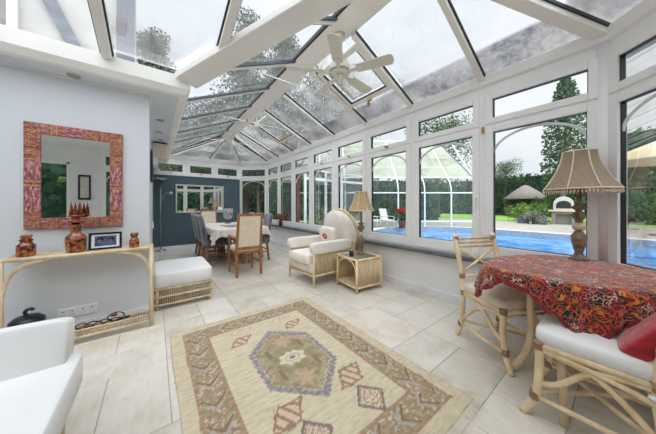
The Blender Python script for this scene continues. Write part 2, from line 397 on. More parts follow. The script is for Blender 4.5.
def rotz(a): return Matrix.Rotation(a, 4, 'Z')
def rotx(a): return Matrix.Rotation(a, 4, 'X')
def roty(a): return Matrix.Rotation(a, 4, 'Y')
SKY_LO, SKY_HI, SKY_FILL, EXPO = .80, 2.6, 1.9, 0.45
# ------------------------------------------------------------------ room shell
XW, XL = 2.9, .31                 # window wall, eave of the inner slope
ZE, ZR = 2.61, 3.12               # eaves, ridge underside
RX0, RX1 = 1.48, 1.77             # ridge board edges
MODL = .8675
YR = [.11 + MODL*k for k in range(9)]      # rafter stations
YV, YT = 2.90, 1.0               # wing eave, wing ridge edge
WALLPATH = [(.55,-.503),(2.287,-.503),(2.9,.11),(2.9,7.05),(2.216,7.73),(-.05,7.73)]

# floor: modular stone tiles on a 0.33 m grid, thin grout between
def floor_tiles():
    g = .33; x0, x1, y0, y1 = -10, 10, -5, 24
    used = set(); mb = MB(); tones = []
    rnd = random.Random(11)
    def inside(cx, cy):
        return cx < 2.95 and -3.1 < cx and -1.25 < cy < 7.8
    for j in range(y0, y1):
        for i in range(x0, x1):
            if (i, j) in used: continue
            opts = [(2,1),(2,1),(2,2),(1,1),(1,2),(2,1)]
            rnd.shuffle(opts)
            for w, h in opts + [(1,1)]:
                cells = [(i+a, j+b) for a in range(w) for b in range(h)]
                if all(c not in used and c[0] < x1 and c[1] < y1 for c in cells): break
            used.update(cells)
            X0, Y0 = -.255+.33*i+.0, -.13+.33*j; X1, Y1 = X0+g*w, Y0+g*h
            X0c, X1c, Y0c, Y1c = max(X0,-3.0), min(X1,2.93), max(Y0,-1.2), min(Y1,7.76)
            if X1c-X0c < .02 or Y1c-Y0c < .02: continue
            e = .0022; c = .003; z = 0.0
            a = (X0c+e, Y0c+e, X1c-e, Y1c-e)
            o = len(mb.v)
            mb.v += [(a[0],a[1],z-c),(a[2],a[1],z-c),(a[2],a[3],z-c),(a[0],a[3],z-c),
                     (a[0]+c,a[1]+c,z),(a[2]-c,a[1]+c,z),(a[2]-c,a[3]-c,z),(a[0]+c,a[3]-c,z)]
            fs = [(4,5,6,7),(0,1,5,4),(1,2,6,5),(2,3,7,6),(3,0,4,7)]
            mb.f += [tuple(k+o for k in f) for f in fs]; mb.sm += [False]*5
            tones += [rnd.uniform(.25,.75)]*8
    ob = mb.build('floor', 'tile'); struct(ob)
    at = ob.data.attributes.new('tone', 'FLOAT', 'POINT')
    at.data.foreach_set('value', tones)
    return ob
fl = floor_tiles()
gr = MB().box(-3.0,2.93,-1.2,7.76,-.06,-.0028).build('grout_bed', 'grout', fl)

# dwarf wall under the windows, sill, skirting
dw = MB().sweep([(.0,0),(.16,0),(.16,.565),(.0,.565)], WALLPATH[:-1]).build('wall_right', 'wall_low'); struct(dw)
dwf = MB().box(-.05,2.2,7.73,7.89,0,.565).build('wall_far', 'wall_low'); struct(dwf)
sill = MB().sweep([(-.10,.565),(.19,.565),(.19,.598),(-.10,.598)], WALLPATH[1:-1]).build('trim_1', 'slate', bevel=.006); struct(sill)
bb = MB().sweep([(-.016,0),(0,0),(0,.11),(-.010,.11),(-.016,.10)], WALLPATH[:-1]).build('baseboard_right', 'skirting'); struct(bb)

# mirror wall + return wall + rear parts
struct(MB().box(-3.0,-.05,3.15,3.28,0,2.42).build('wall_left', 'wall'))
struct(MB().box(-.18,-.05,3.28,7.89,0,2.42).build('wall_return', 'wall'))
struct(MB().box(-3.13,-3.0,-1.3,3.28,0,2.62).build('wall_west', 'wall'))
struct(MB().sweep([(-.016,0),(0,0),(0,.10),(-.010,.10)], [(-.05,3.15),(-.05,7.73)][::-1]).build('baseboard_return', 'skirting'))
struct(MB().box(-3.0,-.03,3.134,3.15,0,.10).build('baseboard_left', 'skirting'))
# soffit: L-shaped, with cove strip at the wall
so = MB().prism([(-3.0,2.98),(.20,2.98),(.20,7.73),(-.05,7.73),(-.05,3.15),(-3.0,3.15)], 2.385, 2.42).build('ceiling_soffit', 'wall'); struct(so)
struct(MB().sweep([(0,2.368),(-.022,2.368),(-.022,2.385),(0,2.385)], [(-3.0,3.15),(-.05,3.15),(-.05,7.73)][::-1]).build('trim_2', 'white_paint'))
# eave beams of the inner slopes
struct(MB().sweep([(-.0,2.455),(0,2.585),(-.10,2.625),(-.14,2.625),(-.14,2.40),(-.10,2.385),(-.04,2.40)],
    [(-3.0,2.90),(.31,2.90),(.31,7.73)]).build('trim_3', 'upvc_roof'))
# eave beam over the windows
eb = MB().sweep([(.0,2.50),(-.03,2.515),(-.045,2.60),(-.03,2.62),(.15,2.56),(.15,2.50)], WALLPATH).build('trim_4', 'upvc'); struct(eb)
struct(MB().sweep([(.13,2.44),(.13,2.60),(.28,2.60),(.28,2.44)], WALLPATH).build('trim_5', 'stone_grey'))

# ridge, rafters, valley, hips, glass
roof = sempty('ceiling')
MB().box(RX0,RX1,.966,6.75,ZR,ZR+.05).build('ridge_board', 'upvc_roof', roof)
MB().box(-3.0,RX0,.85,YT,ZR,ZR+.05).build('ridge_board', 'upvc_roof', roof)
MB().box(RX0-.024,RX0,YT,6.75,ZR-.006,ZR+.045).build('ridge_gasket', 'gasket', roof)
HN, HF = Vector((1.625,.966,ZR)), Vector((1.625,6.75,ZR))
def rafter(p0, p1, w=.055, h=.07, gask=True, m='upvc_roof', gm='gasket', gw=.012):
    p0 = Vector(p0); p1 = Vector(p1); d = (p1-p0).normalized()
    side = d.cross(Vector((0,0,1))).normalized(); up = side.cross(d).normalized()
    r = MB().bar(p0-up*(h/2-.01), p1-up*(h/2-.01), w, h, up).build('rafter', m, roof, bevel=.006)
    if gask:
        g = MB()
        for s in (-1, 1): g.bar(p0+side*s*(w/2+gw/2)-up*.012, p1+side*s*(w/2+gw/2)-up*.012, gw, .026, up)
        g.build('gasket_strip', gm, r)
zr_ = lambda X: ZR-(X-RX1)*(ZR-ZE)/(2.88-RX1)
zl_ = lambda X: 2.60+(X-XL)*(ZR-2.60)/(RX0-XL)
zw_ = lambda Y: 2.60+(YV-Y)*(ZR-2.60)/(YV-YT)
off = .03
def glass(poly, material='roofglass', name='roof_pane'):
    p = [Vector(q)+Vector((0,0,off)) for q in poly]
    mb = MB(); mb.add(p, [tuple(range(len(p)))])
    return mb.build(name, material, roof)
# window-side slope
for k in range(1, 8):
    rafter((RX1, YR[k], ZR), (2.885, YR[k], ZE))
for k in range(1, 7):
    glass([(RX1,YR[k],ZR),(RX1,YR[k+1],ZR),(2.9,YR[k+1],ZE-.01),(2.9,YR[k],ZE-.01)])
glass([(RX1,YR[7],ZR),(RX1,6.75,ZR),(2.9,7.05,ZE-.01),(2.9,YR[7],ZE-.01)])
# near bay
A, B_, B2 = (2.9,.11,ZE-.01), (2.287,-.503,ZE-.01), (.9,-.503,ZE-.01)
glass([(RX1,.966,ZR),(2.9,YR[1],ZE-.01),A])
rafter(HN, (2.885,.12,ZE), .10, .08); rafter(HN, (2.28,-.49,ZE), .10, .08); rafter(HN, (1.3,-.49,ZE)); rafter(HN, (.9,-.49,ZE))
glass([HN, A, B_]); glass([HN, B_, B2], 'roofglass_clear')
# far bay
fa, fb = (2.9,7.05,ZE-.01), (2.216,7.73,ZE-.01)
rafter(HF, (2.885,7.04,ZE), .08, .07); rafter(HF, (2.21,7.72,ZE), .08, .07); rafter(HF, (1.34,7.72,ZE)); rafter(HF, (.36,7.70,ZE), .08, .07)
glass([HF, fa, fb]); glass([HF, fb, (1.34,7.73,ZE-.01)]); glass([HF, (1.34,7.73,ZE-.01), (.31,7.73,ZE-.01)])
hb = MB().lathe([(.0,-.05),(.13,-.05),(.15,-.02),(.15,.04)], (1.625,6.75,ZR)).build('hub_boss', 'upvc_roof', roof)
# inner slope of the long roof
for k in range(2, 8):
    x0 = max(XL, XL+(YV-YR[k])*(RX0-XL)/(YV-YT))
    if x0 < RX0-.05: rafter((RX0,YR[k],ZR), (x0,YR[k],zl_(x0)), .04, .05, gm='gasket_blue', gw=.030)
glass([(XL,YV,2.60),(RX0,YT,ZR),(RX0,YR[3],ZR),(XL+(YV-YR[3])*(RX0-XL)/(YV-YT),YR[3],zl_(XL+(YV-YR[3])*(RX0-XL)/(YV-YT)))], 'roofglass_clear')
for k in range(3, 7): glass([(XL,max(YR[k],YV),2.60),(RX0,YR[k],ZR),(RX0,YR[k+1],ZR),(XL,YR[k+1],2.60)], 'roofglass_clear')
glass([(XL,YR[7],2.60),(RX0,YR[7],ZR),(RX0,6.75,ZR),(XL,7.73,2.60)], 'roofglass_clear')
# wing slope over the mirror wall
for X in (-2.95,-2.085,-1.218,-.351,.5165,1.384):
    y1 = YV if X <= XL else YV-(X-XL)*(YV-YT)/(RX0-XL)
    if y1 > YT+.05: rafter((X,YT,ZR), (X,y1,zw_(y1)), .07, .075)
xs = [-3.0,-2.085,-1.218,-.351]
for a, b in zip(xs, xs[1:]): glass([(a,YV,2.60),(b,YV,2.60),(b,YT,ZR),(a,YT,ZR)], 'roofglass_clear')
glass([(-.351,YV,2.60),(XL,YV,2.60),(RX0,YT,ZR),(-.351,YT,ZR)], 'roofglass_clear')
# valley board
va, vb = Vector((.27,2.93,2.56)), Vector((RX0+.05,YT-.07,ZR-.02))
d = (vb-va).normalized(); side = d.cross(Vector((0,0,1))).normalized(); up = side.cross(d)
MB().bar(va, vb, .25, .07, up).build('valley_board', 'upvc_roof', roof, bevel=.01)
# wing's south slope and the low ceiling behind the camera
glass([(-3.0,.22,2.60),(.9,.22,2.60),(RX0,.86,ZR),(-3.0,.86,ZR)], 'roofglass_clear')
glass([(.9,.22,2.60),(1.48,.86,ZR),HN], 'roofglass_clear'); glass([(.9,.22,2.60),HN,(.9,-.503,2.60)], 'roofglass_clear')
struct(MB().box(-3.0,.9,-1.3,.22,2.50,2.62).build('ceiling_rear', 'white_paint'))

# opening roof vents with chain openers
def vent(y0, y1, x0, x1):
    v = MB(); e = .05
    for (ya, yb) in ((y0+.04, y0+.04+e), (y1-.04-e, y1-.04)):
        v.bar((x0,(ya+yb)/2,zr_(x0)-.01), (x1,(ya+yb)/2,zr_(x1)-.01), e, .06, (0.4,0,.9))
    for x in (x0+.02, x1-.03):
        v.bar((x,y0+.04,zr_(x)-.01), (x,y1-.04,zr_(x)-.01), .065, .06, (.4,0,.9))
    o = v.build('roof_vent', 'upvc_roof', roof, bevel=.005)
    g = MB()
    for yy in (y0+.04+e+.008, y1-.04-e-.008): g.bar((x0+.05,yy,zr_(x0+.05)-.02), (x1-.06,yy,zr_(x1-.06)-.02), .014, .03, (.4,0,.9))
    g.bar((x1-.068,y0+.09,zr_(x1-.068)-.02), (x1-.068,y1-.09,zr_(x1-.068)-.02), .014, .03, (.4,0,.9))
    g.build('gasket_strip', 'gasket', o)
    ym = (y0+y1)/2; c = MB()
    z = zr_(x1)-.055
    c.tube([(x1-.03,ym-.04,z),(x1-.03,ym+.04,z)], .012); c.curve([(x1-.03,ym,z),(x1-.09,ym-.01,z-.05),(x1-.07,ym-.03,z-.10),(x1-.02,ym,z-.03)], .008)
    c.tube([(x1-.05,ym,z-.01),(x1-.05,ym+.01,z-.09)], .014)
    c.build('vent_opener', 'brass', o)
vent(YR[2], YR[3], 1.86, 2.52)
vent(YR[5], YR[6], 1.86, 2.52)
# collar ties: thin rods slope to slope with a round boss hung from the ridge
for i, y in enumerate((2.72, 4.47, 6.2)):
    z = 2.80
    t = MB().tube([(XL+.47,y,z+.02),(2.42,y,z+.02)], .008).build('collar_tie', 'upvc_roof', roof)
    MB().lathe([(.0,-.06),(.035,-.055),(.045,0),(.035,.05),(.012,.06),(.012,.30)], (1.62,y,z)).build('tie_boss', 'upvc_roof', t)
    if i: MB().lathe([(.0,-.01),(.022,0),(.022,.05),(0,.055)], (1.42,y,z+.01), 10).build('tie_coupler', 'brass', t)

# ------------------------------------------------------------------ windows
nwin = [0]
def window(p0, p1, casement=True, arch=True, handle=0, latch=False, hinge=False, solid_low=False):
    nwin[0] += 1
    p0 = Vector(p0); p1 = Vector(p1); L = (p1-p0).length
    w = sempty('window_%d' % nwin[0])
    w.location = (p0.x, p0.y, 0); w.rotation_euler = (0,0,math.atan2(p1.y-p0.y, p1.x-p0.x))
    # local: x along the wall, -y is outside, +y is inside (interior lies left of travel)
    fj = .034; zb, zt = (.598, 2.50)
    low = 2.05 if not casement else zb
    f = MB()
    f.box(0,fj,-.07,0,zb,zt); f.box(L-fj,L,-.07,0,zb,zt); f.box(fj,L-fj,-.07,0,zt-.095,zt)
    f.box(fj,L-fj,-.07,0,zb,zb+.03); f.box(fj,L-fj,-.07,0,2.048,2.082)
    f.build('window_frame', 'upvc', w, bevel=.004)
    def sash(z0, z1, jw, rb, rt, nm, pn):
        s = MB(); a, b = fj-.006, L-fj+.006
        s.box(a,a+jw,-.05,.016,z0,z1); s.box(b-jw,b,-.05,.016,z0,z1); s.box(a+jw,b-jw,-.05,.016,z0,z0+rb); s.box(a+jw,b-jw,-.05,.016,z1-rt,z1)
        so_ = s.build(nm, 'upvc', w, bevel=.006)
        g = MB(); x0, x1, y = a+jw, b-jw, -.02
        g.box(x0,x0+.006,y-.022,y+.016,z0+rb,z1-rt); g.box(x1-.006,x1,y-.022,y+.016,z0+rb,z1-rt); g.box(x0,x1,y-.022,y+.016,z1-rt-.006,z1-rt); g.box(x0,x1,y-.022,y+.016,z0+rb,z0+rb+.005)
        g.build('gasket_strip', 'gasket', so_)
        MB().add([(x0,y,z0+rb),(x1,y,z0+rb),(x1,y,z1-rt),(x0,y,z1-rt)], [(0,1,2,3)]).build(pn, 'glass', so_)
        return so_, x0, x1
    sash(2.078, 2.405, .066, .062, .062, 'top_sash', 'top_pane')
    if casement:
        s, x0, x1 = sash(.625, 2.052, .072, .13, .066, 'casement_sash', 'pane')
        if arch:
            xc = (x0+x1)/2; a = (x1-x0)/2
            pts = [(xc-a*math.cos(t), -.02, 1.76+.205*math.sin(t)) for t in [PI*i/20 for i in range(21)]]
            MB().tube(pts, .012, 6).build('arched_glazing_bar', 'alu', s)
        if handle:
            hx = x0-.035 if handle < 0 else x1+.035
            h = MB().lathe([(0,0),(.014,0),(.014,.02),(0,.022)], n=10, T=Matrix.Translation((hx,.016,1.28)) @ rotx(-PI/2)); h.bar((hx,.042,1.285),(hx,.042,1.18),.018,.012,(0,1,0))
            h.build('window_handle', 'white_paint', s)
        if hinge: MB().box(L-.014,L+.006,.0,.02,1.99,2.06).build('hinge', 'brass', s)
    if latch:
        MB().lathe([(0,0),(.012,.004),(.010,.03),(0,.034)], n=8, T=Matrix.Translation((L/2,.02,2.10)) @ rotx(-PI/2)).tube([(L/2-.035,.035,2.10),(L/2+.035,.035,2.115)], .009).build('stay_latch', 'brass', w)
    return w
def run(a, b, n, **kw):
    a = Vector(a); b = Vector(b)
    for i in range(n):
        kk = {k: (v[i] if isinstance(v, (list, tuple)) else v) for k, v in kw.items()}
        window(a+(b-a)*(i/n), a+(b-a)*((i+1)/n), **kk)
# travel so that the inside is on +y local = left of travel
run((2.9,.11), (2.9,7.05), 8, handle=[0,-1,0,1,0,1,0,0], latch=[False,False,True,True,True,False,True,False], hinge=[True]+[False]*7)
run((2.287,-.503), (2.9,.11), 1)
run((.55,-.503), (2.287,-.503), 2)
run((2.9,7.05), (2.216,7.73), 1)
run((2.216,7.73), (-.02,7.73), 3, casement=False, latch=True)
for x, y in ((2.9,.11),(2.9,7.05),(2.216,7.73),(2.287,-.503)):     # corner posts
    struct(MB().lathe([(.055,.598),(.055,2.50)], (x+.02 if x > 2.5 else x, y, 0), 12).build('trim_6', 'upvc'))
# blue boarding across the lower half of the far end
bw = MB().box(-.03,2.19,7.62,7.66,0,2.02).box(-.03,2.19,7.66,7.72,1.985,2.02).box(2.155,2.19,7.66,7.72,.6,1.985).build('wall_blue', 'blue'); struct(bw)
struct(MB().box(-.03,2.19,7.605,7.62,0,.07).build('baseboard_far', 'skirting'))
struct(MB().box(-.03,2.19,7.60,7.73,2.02,2.045).build('trim_7', 'white_paint'))

# behind the camera: white end wall with a glazed slider (seen in the mirrors)
rw = MB().box(-3.0,-2.7,-1.3,-1.2,0,2.5).box(-1.5,-1.02,-1.3,-1.2,0,2.5).box(-2.7,-1.5,-1.3,-1.2,2.15,2.5).box(-.1,.55,-1.3,-1.2,0,2.5).box(.45,.55,-1.2,-.503,0,2.5).build('wall_rear', 'white_paint'); struct(rw)
struct(MB().box(-1.02,-.1,-1.3,-1.2,0,.6).build('wall_rear_low', 'white_paint'))
run((-1.02,-1.2), (-.1,-1.2), 1)
dr = sempty('door_1'); f = MB()
for x in (-2.7,-2.13,-1.55): f.box(x,x+.05,-1.27,-1.21,0,2.15)
f.box(-2.7,-1.5,-1.27,-1.21,2.10,2.15).box(-2.7,-1.5,-1.27,-1.21,0,.06).build('door_frame', 'upvc', dr)
MB().add([(-2.65,-1.24,.06),(-1.55,-1.24,.06),(-1.55,-1.24,2.1),(-2.65,-1.24,2.1)], [(0,1,2,3)]).build('pane', 'glass', dr)
# ------------------------------------------------------------------ fittings
def downlight(loc, label):
    t = thing('recessed_downlight', label, 'ceiling light', loc, group='recessed downlights in the soffit')
    MB().lathe([(.028,-.006),(.045,-.006),(.048,0),(.048,.004)], n=20).build('bezel', 'steel', t)
    MB().lathe([(0,.004),(.028,.003)], n=16).build('lamp_glass', 'smoked', t)
downlight((-.59,3.07,2.383), 'small round recessed downlight in the soffit above the patchwork mirror')
downlight((.06,3.95,2.383), 'round recessed downlight nearest to the soffit corner, over the footstool')
downlight((.06,4.62,2.383), 'round recessed downlight second from the soffit corner in the side soffit')
downlight((.08,5.14,2.383), 'round recessed downlight right beside the boxed wall heater in the side soffit')

# ceiling fan
fan = thing('ceiling_fan', 'cream five-blade ceiling fan hanging from the white ridge beam', 'ceiling fan', (1.66,1.97,2.735))
MB().lathe([(0,.385),(.06,.385),(.06,.36),(.04,.33),(.012,.31)], n=20).build('canopy', 'fan', fan)
MB().tube([(0,0,.36),(0,0,.06)], .012).build('downrod', 'fan', fan)
mo = MB().lathe([(0,.075),(.05,.07),(.105,.045),(.115,.015),(.115,-.035),(.085,-.06),(.03,-.066)], n=28).build('motor', 'fan', fan)
MB().lathe([(.115,-.045),(.12,-.04),(.12,-.03),(.115,-.025)], n=28).build('band', 'steel', mo)
MB().lathe([(0,-.135),(.03,-.13),(.045,-.10),(.04,-.066)], n=16).build('switch_cup', 'fan', fan)
MB().tube([(.03,0,-.13),(.03,0,-.25)], .002, 5).build('pull_chain', 'brass', fan)
for a in (-63, 9, 81, 153, 225):
    T = rotz(R(a)) @ Matrix.Translation((0,0,-.045)) @ rotx(R(-13))
    out = []
    for i in range(9): out.append((.20+.36*i/8, -.055-.012*i/8))
    tip = [(.56+.035*math.cos(t), .067*math.sin(t)) for t in [-PI/2+PI*i/8 for i in range(9)]]
    poly = out[:-1]+tip+[(x,-y) for x, y in reversed(out[:-1])]
    b = MB().prism(poly, -.004, .004, T).build('blade', 'fan', fan)
    MB().prism([(.09,-.014),(.20,-.03),(.27,-.03),(.27,.03),(.20,.03),(.09,.014)], -.010, -.004, T).build('blade_bracket', 'fan', b)

# warm air unit / boxed heater at the end of the soffit
ac = thing('wall_heater', 'boxy cream wall unit hanging under the soffit near the blue wall', 'heater', (-.05,5.3,2.085))
MB().box(0,.25,0,.6,0,.27).build('casing', 'beige_fabric', ac, bevel=.02)
MB().box(.02,.23,.02,.58,.27,.29).build('dark_top', 'black', ac)  # thin black slab along the top of the casing
MB().box(0,.10,.02,.5,-.13,0).build('bracket', 'upvc', ac); MB().box(.10,.108,.02,.035,-.09,-.01).build('switch', 'black', ac)
pc = thing('wall_clock', 'dark round wall piece seen edge-on on the corner side wall', 'wall clock', (-.05,4.0,1.74))
MB().lathe([(0,0),(.22,0),(.235,.012),(.22,.028),(.19,.02),(0,.018)], n=36, T=roty(PI/2)).build('case', 'black', pc)

# patchwork mirror
mr = thing('framed_mirror', 'rectangular mirror with wide red patchwork textile frame on the pale wall', 'mirror', (-.58,3.15,1.455))
W, H, e = .63, .93, .094
MB().box(-W/2,-W/2+e,-.03,0,-H/2,H/2).build('frame_side', 'tex_v', mr, bevel=.004)
MB().box(W/2-e,W/2,-.03,0,-H/2,H/2).build('frame_side', 'tex_v', mr, bevel=.004)
MB().box(-W/2+e,W/2-e,-.03,0,H/2-e,H/2).build('frame_rail', 'tex_h', mr, bevel=.004)
MB().box(-W/2+e,W/2-e,-.03,0,-H/2,-H/2+e).build('frame_rail', 'tex_h', mr, bevel=.004)
MB().box(-W/2+e,W/2-e,-.016,-.010,-H/2+e,H/2-e).build('mirror_glass', 'mirror', mr)

# mirror on the blue wall
mb_ = thing('wall_mirror', 'wide silver-framed mirror hanging on the dark blue wall', 'mirror', (1.08,7.62,1.375))
MB().box(-.625,-.585,-.03,0,-.405,.405).box(.585,.625,-.03,0,-.405,.405).box(-.585,.585,-.03,0,.365,.405).box(-.585,.585,-.03,0,-.405,-.365).build('frame', 'chrome', mb_, bevel=.006)
MB().box(-.585,.585,-.02,-.014,-.365,.365).build('mirror_glass', 'mirror', mb_)

# sockets
s = thing('wall_socket', 'white twin double socket plate low on the wall behind the console', 'socket', (-.58,3.15,.20))
MB().box(-.13,.13,-.012,0,-.043,.043).build('plate', 'white_paint', s, bevel=.004)
for x in (-.095,-.035,.035,.095):
    MB().box(x-.004,x+.004,-.0135,-.012,.008,.02).build('earth_slot', 'black', s)
    for q in (-.0105,.0105): MB().box(x+q-.0025,x+q+.0025,-.0135,-.012,-.02,-.012).build('pin_slot', 'black', s)
    MB().box(x-.007,x+.007,-.017,-.012,.024,.036).build('rocker_switch', 'white_paint', s)

# ------------------------------------------------------------------ console table
cn = thing('console_table', 'long pale rattan console table against the wall under the patchwork mirror', 'console table', (-.48,2.995,0))
LX, DY = .452, .125
t = MB()
for y in (-DY, DY): t.tube([(-LX,y,.772),(LX,y,.772)], .016)
for x in (-LX, LX): t.tube([(x,-DY,.772),(x,DY,.772)], .016)
t.build('top_rail', 'rattan_pale', cn)
MB().box(-LX,LX,-DY,DY,.768,.778).build('table_top', 'rattan_pale', cn)
for x in (-LX, LX):
    for y in (-DY,): MB().tube([(x,y,0),(x,y,.78)], .0175, 10).build('leg', 'rattan_pale', cn)
for sx in (-1, 1):
    for y in (-DY,):
        br = MB()
        for k in (0, 1): br.curve([(sx*(LX-.01),y,.50+.05*k),(sx*(LX-.04-.01*k),y,.64+.03*k),(sx*(LX-.12),y,.72+.012*k),(sx*(LX-.25+.05*k),y,.762)], .011, sub=5)
        br.build('corner_bracket', 'rattan_pale', cn)
sh = MB()
for y in (-DY, DY): sh.tube([(-LX,y,.055),(LX,y,.055)], .014)
for y in (-DY,): sh.tube([(-LX,y,.115),(LX,y,.115)], .008)
for i in range(44): sh.tube([(-LX+.01+i*.0205,-DY,.055),(-LX+.01+i*.0205,-DY,.115)], .004, 5)
for i in range(44): sh.tube([(-LX+.01+i*.0205,-DY,.062),(-LX+.01+i*.0205,DY,.062)], .005, 5)
sh.build('slatted_shelf', 'rattan_pale', cn)

def jar(x, y, z, r, h, label, lidbig):
    t = thing('lidded_jar', label, 'jar', (x,y,z), group='amber lidded jars')
    sq = lambda a: 1+.10*abs(math.sin(2*a))
    MB().lathe([(r*.86,0),(r,.01),(r,h*.52),(r*.7,h*.62),(r*.6,h*.7),(r*.75,h*.74)], n=24, sides=sq).build('body', 'amber', t)
    if lidbig: MB().lathe([(r*.7,h*.74),(r*.8,h*.78),(r*.5,h*.85),(r*.72,h*.92),(r*.6,h),(0,h)], n=20).build('lid', 'amber', t)
    else: MB().lathe([(r*.72,h*.74),(r*.85,h*.80),(r*.85,h*.97),(r*.7,h),(0,h)], n=20).build('lid', 'amber', t)
jar(-.845,3.0,.778,.050,.175, 'amber red-brown lidded jar at the left end of the console', True)
jar(-.165,3.0,.778,.038,.145, 'small amber red jar at the right end of the console', False)
v = thing('candle_holder', 'amber ceramic carafe topped with copper spikes on the console', 'candle holder', (-.565,3.0,.778))
MB().lathe([(.055,0),(.062,.012),(.068,.11),(.066,.14),(.045,.16),(.03,.18),(.034,.20),(.03,.215),(.034,.23),(.028,.26)], n=28).build('body', 'amber', v)
MB().lathe([(.028,.26),(.055,.268),(.06,.28),(.03,.285),(.026,.31),(.05,.318),(.05,.33),(0,.335)], n=24).build('crown', 'copper', v)
for dx, dy in ((-.028,0),(.028,0),(0,-.02)): MB().lathe([(.014,.325),(.016,.345),(.009,.40),(0,.455)], (dx,dy,0), 12).build('spike', 'copper', v)
f = thing('picture_frame', 'small black framed photograph of two faces standing on the console', 'picture frame', (-.375,3.02,.778), R(4))
T = rotx(R(-9))
MB().box(-.115,.115,-.008,.008,0,.018,T).box(-.115,.115,-.008,.008,.142,.16,T).box(-.115,-.097,-.008,.008,.018,.142,T).box(.097,.115,-.008,.008,.018,.142,T).build('frame', 'blackframe', f)
MB().box(-.097,.097,-.002,.002,.018,.142,T).build('mount', 'white_paint', f)
MB().box(-.075,.075,-.004,-.002,.035,.128,T).build('photograph', mat('photo_blue', srgb(96,112,168), srgb(54,62,98), 12, rough=.3), f)
skin = mat('photo_skin', srgb(206,150,120), srgb(176,118,92), 20); hair = mat('photo_hair', srgb(46,34,30), rough=.6)
for sx in (-.038, .038):
    MB().lathe([(0,0),(.022,0)], n=14, T=T @ Matrix.Translation((sx,-.0052,.092)) @ rotx(PI/2)).build('printed_hair', hair, f)
    MB().lathe([(0,0),(.018,0)], n=14, T=T @ Matrix.Translation((sx,-.0058,.083)) @ rotx(PI/2)).build('printed_face', skin, f)
bp = thing('black_pot', 'black rounded pot with a curled knob standing on the low shelf', 'pot', (-.84,3.0,.067))
MB().lathe([(.06,0),(.08,.02),(.095,.08),(.10,.13),(.095,.165)], n=28).build('pot_body', 'black', bp)
MB().lathe([(.099,.165),(.096,.188),(.066,.215),(.02,.225),(0,.226)], n=28).build('lid', 'black', bp)
MB().curve([(0,0,.221),(-.012,0,.248),(.0,0,.268),(.025,0,.271),(.032,0,.258)], .012, 8).build('knob', 'black', bp)
cb = thing('power_cable', 'tangle of black cable with plugs lying on the console shelf', 'cable', (-.42,2.98,.072))
c = MB(); rr = random.Random(3)
for k in range(3):
    c.curve([(-.28+.5*i/9, .05*math.sin(i*1.3+k*2), .01+.03*abs(math.sin(i*.9+k))) for i in range(10)], .005, 6, 5)
c.curve([(.12+.06*math.cos(t),.02,.05+.04*math.sin(t)) for t in [i*.7 for i in range(16)]], .005, 6, 4)
c.build('flex', 'black', cb)
MB().cushion((-.06,-.03,.03), (.06,.035,.03), .5,.5,12,8).build('plug', 'copper', cb)
MB().cushion((.11,-.02,.085), (.05,.03,.03), .5,.5,12,8).build('plug', 'copper', cb)

# ------------------------------------------------------------------ footstool
ot = thing('footstool', 'low rattan footstool with a thick white cushion beside the console', 'footstool', (.29,3.61,0))
hx, hy = .29, .385
MB().cushion((0,0,.33), (.60,.80,.17), .16,.14,40,12, wob=.004).build('cushion', 'white_fabric', ot)
for x in (-hx+.02, hx-.02):
    for y in (-hy+.02, hy-.02): MB().tube([(x,y,0),(x,y,.245)], .017, 10).build('leg', 'rattan_pale', ot)
fr = MB()
for z in (.235,.145,.055):
    for y in (-hy, hy): fr.tube([(-hx,y,z),(hx,y,z)], .012)
    for x in (-hx, hx): fr.tube([(x,-hy,z),(x,hy,z)], .012)
fr.box(-hx,hx,-hy,hy,.235,.25)
fr.build('rail_frame', 'rattan_pale', ot)
sp = MB()
for i in range(27):
    x = -hx+.035+i*.0200
    for y in (-hy, hy): sp.tube([(x,y,.05),(x,y,.235)], .0042, 5)
for i in range(35):
    y = -hy+.035+i*.0206
    for x in (-hx, hx): sp.tube([(x,y,.05),(x,y,.235)], .0042, 5)
sp.build('cane_spindles', 'rattan_pale', ot)

